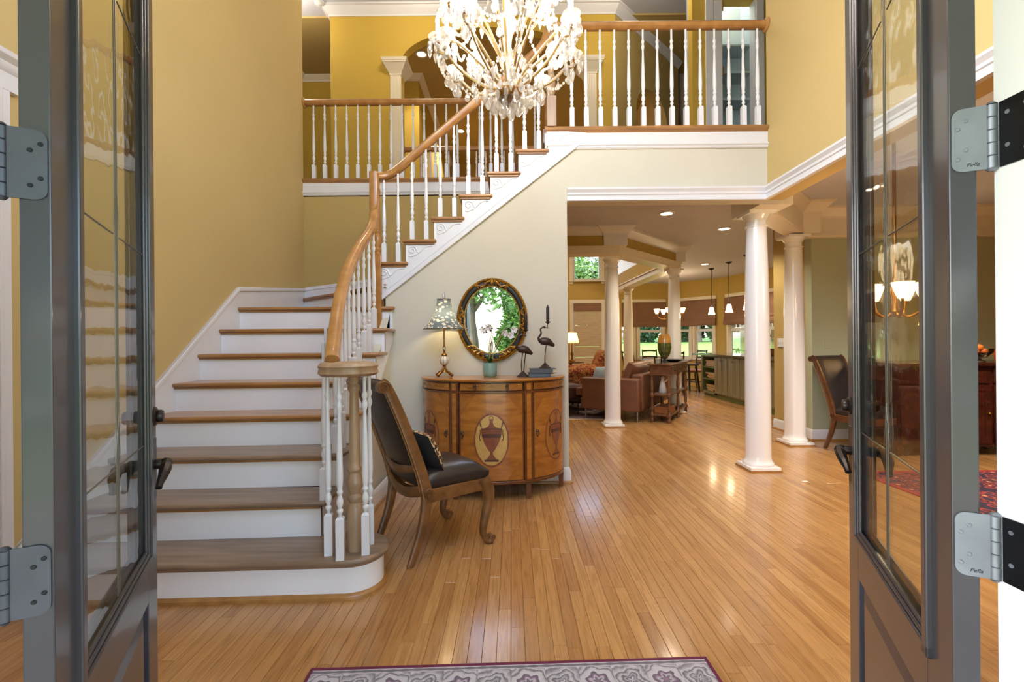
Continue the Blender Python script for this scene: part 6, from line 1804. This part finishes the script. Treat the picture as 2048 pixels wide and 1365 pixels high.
# ================================================================== OUTDOORS
m_lawn = M('lawn', (112, 134, 72), .95, var=(.6, .25), bump=(60, .5))
struct(MB().box(-60, -70, -.42, 60, .2, -.4).box(-60, .2, -.42, -5.0, 13.2, -.4).box(9.0, .2, -.42, 60, 13.2, -.4).build('ground', m_lawn, smooth=0), 'sunlit green lawn outside the house', 'lawn')
m_lawn2 = M('back lawn', (92, 128, 44), .95, var=(.8, .2), bump=(60, .5))
struct(MB().ext([(-60, 13.2, -.42), (-60, 14.5, -.4), (-60, 30, .95), (-60, 60, 1.6), (-60, 90, 1.6), (-60, 90, -.6), (-60, 13.2, -.6)], (120, 0, 0)).build('ground_back', m_lawn2, smooth=0), 'sunlit back lawn rising behind the bay windows', 'lawn')
struct(MB().box(-3.2, -3.6, -.4, 3.2, .2, -.02).build('floor_porch', M('porch stone', (176, 168, 156), .8, var=(3, .1)), smooth=0), 'stone porch in front of the entry doors', 'porch')
struct(MB().box(-60, -17, -.4, 60, -13, -.385).build('floor_drive', M('drive', (186, 182, 176), .9), smooth=0), 'pale driveway across the front lawn', 'driveway')
struct(MB().box(-3.2, -3.5, 2.75, 3.2, .5, 2.9).build('ceiling_porch_shade', m_white, smooth=0), 'white porch ceiling added to shade the entry', 'ceiling')  # unseen roof added to cut sky light on doors and jamb
for i_, x_p in enumerate((-2.9, 2.9)):
    struct(MB().box(x_p - .12, -3.4, -.4, x_p + .12, -3.16, 2.75).build('trim_%d' % (40 + i_), m_white, smooth=0), ('left', 'right')[i_] + ' white porch post', 'post')
m_bark = M('bark', (92, 78, 66), .9, var=(6, .3), bump=(20, .8), stretch=(1, 1, .3))
m_fol = M('foliage', (66, 104, 42), .6, var=(1.5, .35), c2=(108, 142, 64))
m_fold = M('dark foliage', (34, 60, 26), .6, var=(1.5, .35), c2=(62, 94, 42))
def foliage(seed, rx, rz, zc, n, s):
    rd = random.Random(seed); V = []; F = []
    blobs = [(rd.uniform(-rx, rx) * .7, rd.uniform(-rx, rx) * .7, zc + rd.uniform(-rz, rz) * .75, rd.uniform(.3, .55) * rx) for _ in range(14)]
    for i in range(n):
        b = rd.choice(blobs); d = Vector((rd.gauss(0, 1), rd.gauss(0, 1), rd.gauss(0, 1))).normalized() * b[3] * rd.uniform(.6, 1.1)
        c = Vector(b[:3]) + d
        a = Vector((rd.gauss(0, 1), rd.gauss(0, 1), rd.gauss(0, .6))).normalized() * s * rd.uniform(.6, 1.3); e = a.cross(Vector((rd.gauss(0, 1), rd.gauss(0, 1), rd.gauss(0, 1)))).normalized() * s * .45
        k = len(V); V += [c - a, c + e, c + a, c - e]; F.append((k, k + 1, k + 2, k + 3))
    return MB().add(V, F).mesh('foliage', None, 0)
FM = [foliage(1, 3.2, 2.4, 5.5, 5200, .17), foliage(2, 3.0, 2.6, 6.0, 5200, .17), foliage(3, 1.3, 1.8, 2.0, 6500, .15)]
trunk = MB().tube(spline([(0, 0, -.1), (.05, 0, 1.5), (-.05, .1, 3), (.1, 0, 4.6), (.0, 0, 6.5)], 4), [.24 - .010 * i for i in range(17)], 10)
for k in range(6):
    a = k * 1.05
    trunk.tube(spline([(0, 0, 3.2 + k * .35), (math.cos(a) * 1.0, math.sin(a) * 1.0, 4.4 + k * .3), (math.cos(a) * 2.2, math.sin(a) * 2.2, 5.3 + k * .3)], 4), [.13, .12, .11, .10, .09, .08, .06, .05, .03], 6)
TM = trunk.mesh('trunk', m_bark)
SMt = MB().tube([(0, 0, -.1), (0, 0, 2.0)], [.08, .04], 6).mesh('trunk', m_bark)
def tree(label, x, y, kind, sc, rz, mat, group, z0=-.4):
    t = thing('tree' if kind < 2 else 'shrub', label, 'tree' if kind < 2 else 'shrub', (x, y, z0), rz, group, local=True)
    t.scale = (sc, sc, sc)
    me = FM[kind].copy(); me.materials.append(mat)
    link(bpy.data.objects.new('foliage', me), t); link(bpy.data.objects.new('trunk', TM if kind < 2 else SMt), t)
G1, G2 = 'trees on the front lawn seen in the mirror', 'trees beyond the bay windows'
tree('shade tree on the front lawn with its trunk in the mirror', -1.75, -13.0, 0, .95, .3, m_fol, G1)
tree('tall green tree leaning over the right of the mirror view', 2.6, -14.0, 1, .8, 1.2, m_fol, G1)
tree('upright green shrub reflected at the right of the mirror', .30, -12.0, 2, .95, .4, m_fol, G1)
tree('far front lawn tree at the left of the mirror view', -9.5, -22, 1, 1.0, 2.0, m_fol, G1)
tree('far front lawn tree in the middle of the mirror view', 3.5, -28, 0, 1.1, 2.6, m_fol, G1)
back = [(6.5, 33, 0, 1.0), (14, 34, 1, 1.05), (21.5, 33, 0, 1.1), (10.5, 42, 1, 1.3), (19, 43, 0, 1.3), (1.5, 42, 1, 1.3), (29, 34, 1, 1.1), (29, 44, 0, 1.3)]
bl = ['straight beyond the left bay windows', 'beyond the angled bay windows', 'beyond the right end of the angled bay', 'in the second row behind the middle bay', 'in the second row behind the angled bay', 'beyond the great room window', 'beyond the side bay window', 'farthest right behind the side bay']
for i, (x, y, k, s) in enumerate(back): tree('leafy tree %s' % bl[i], x, y, k, s, i * 1.3, (m_fol, m_fold)[i % 2], G2, -.5)
sl = ['leftmost of the row', 'second from the left', 'third from the left', 'fourth from the left', 'fifth from the left', 'sixth from the left', 'seventh from the left', 'rightmost of the row']
for i in range(8): tree('dark hedge shrub at the top of the back lawn, %s' % sl[i], 6.2 + i * 2.7, 34.2 + .5 * (i % 2), 2, 1.45, i, m_fold, 'hedge shrubs on the back lawn', .9)
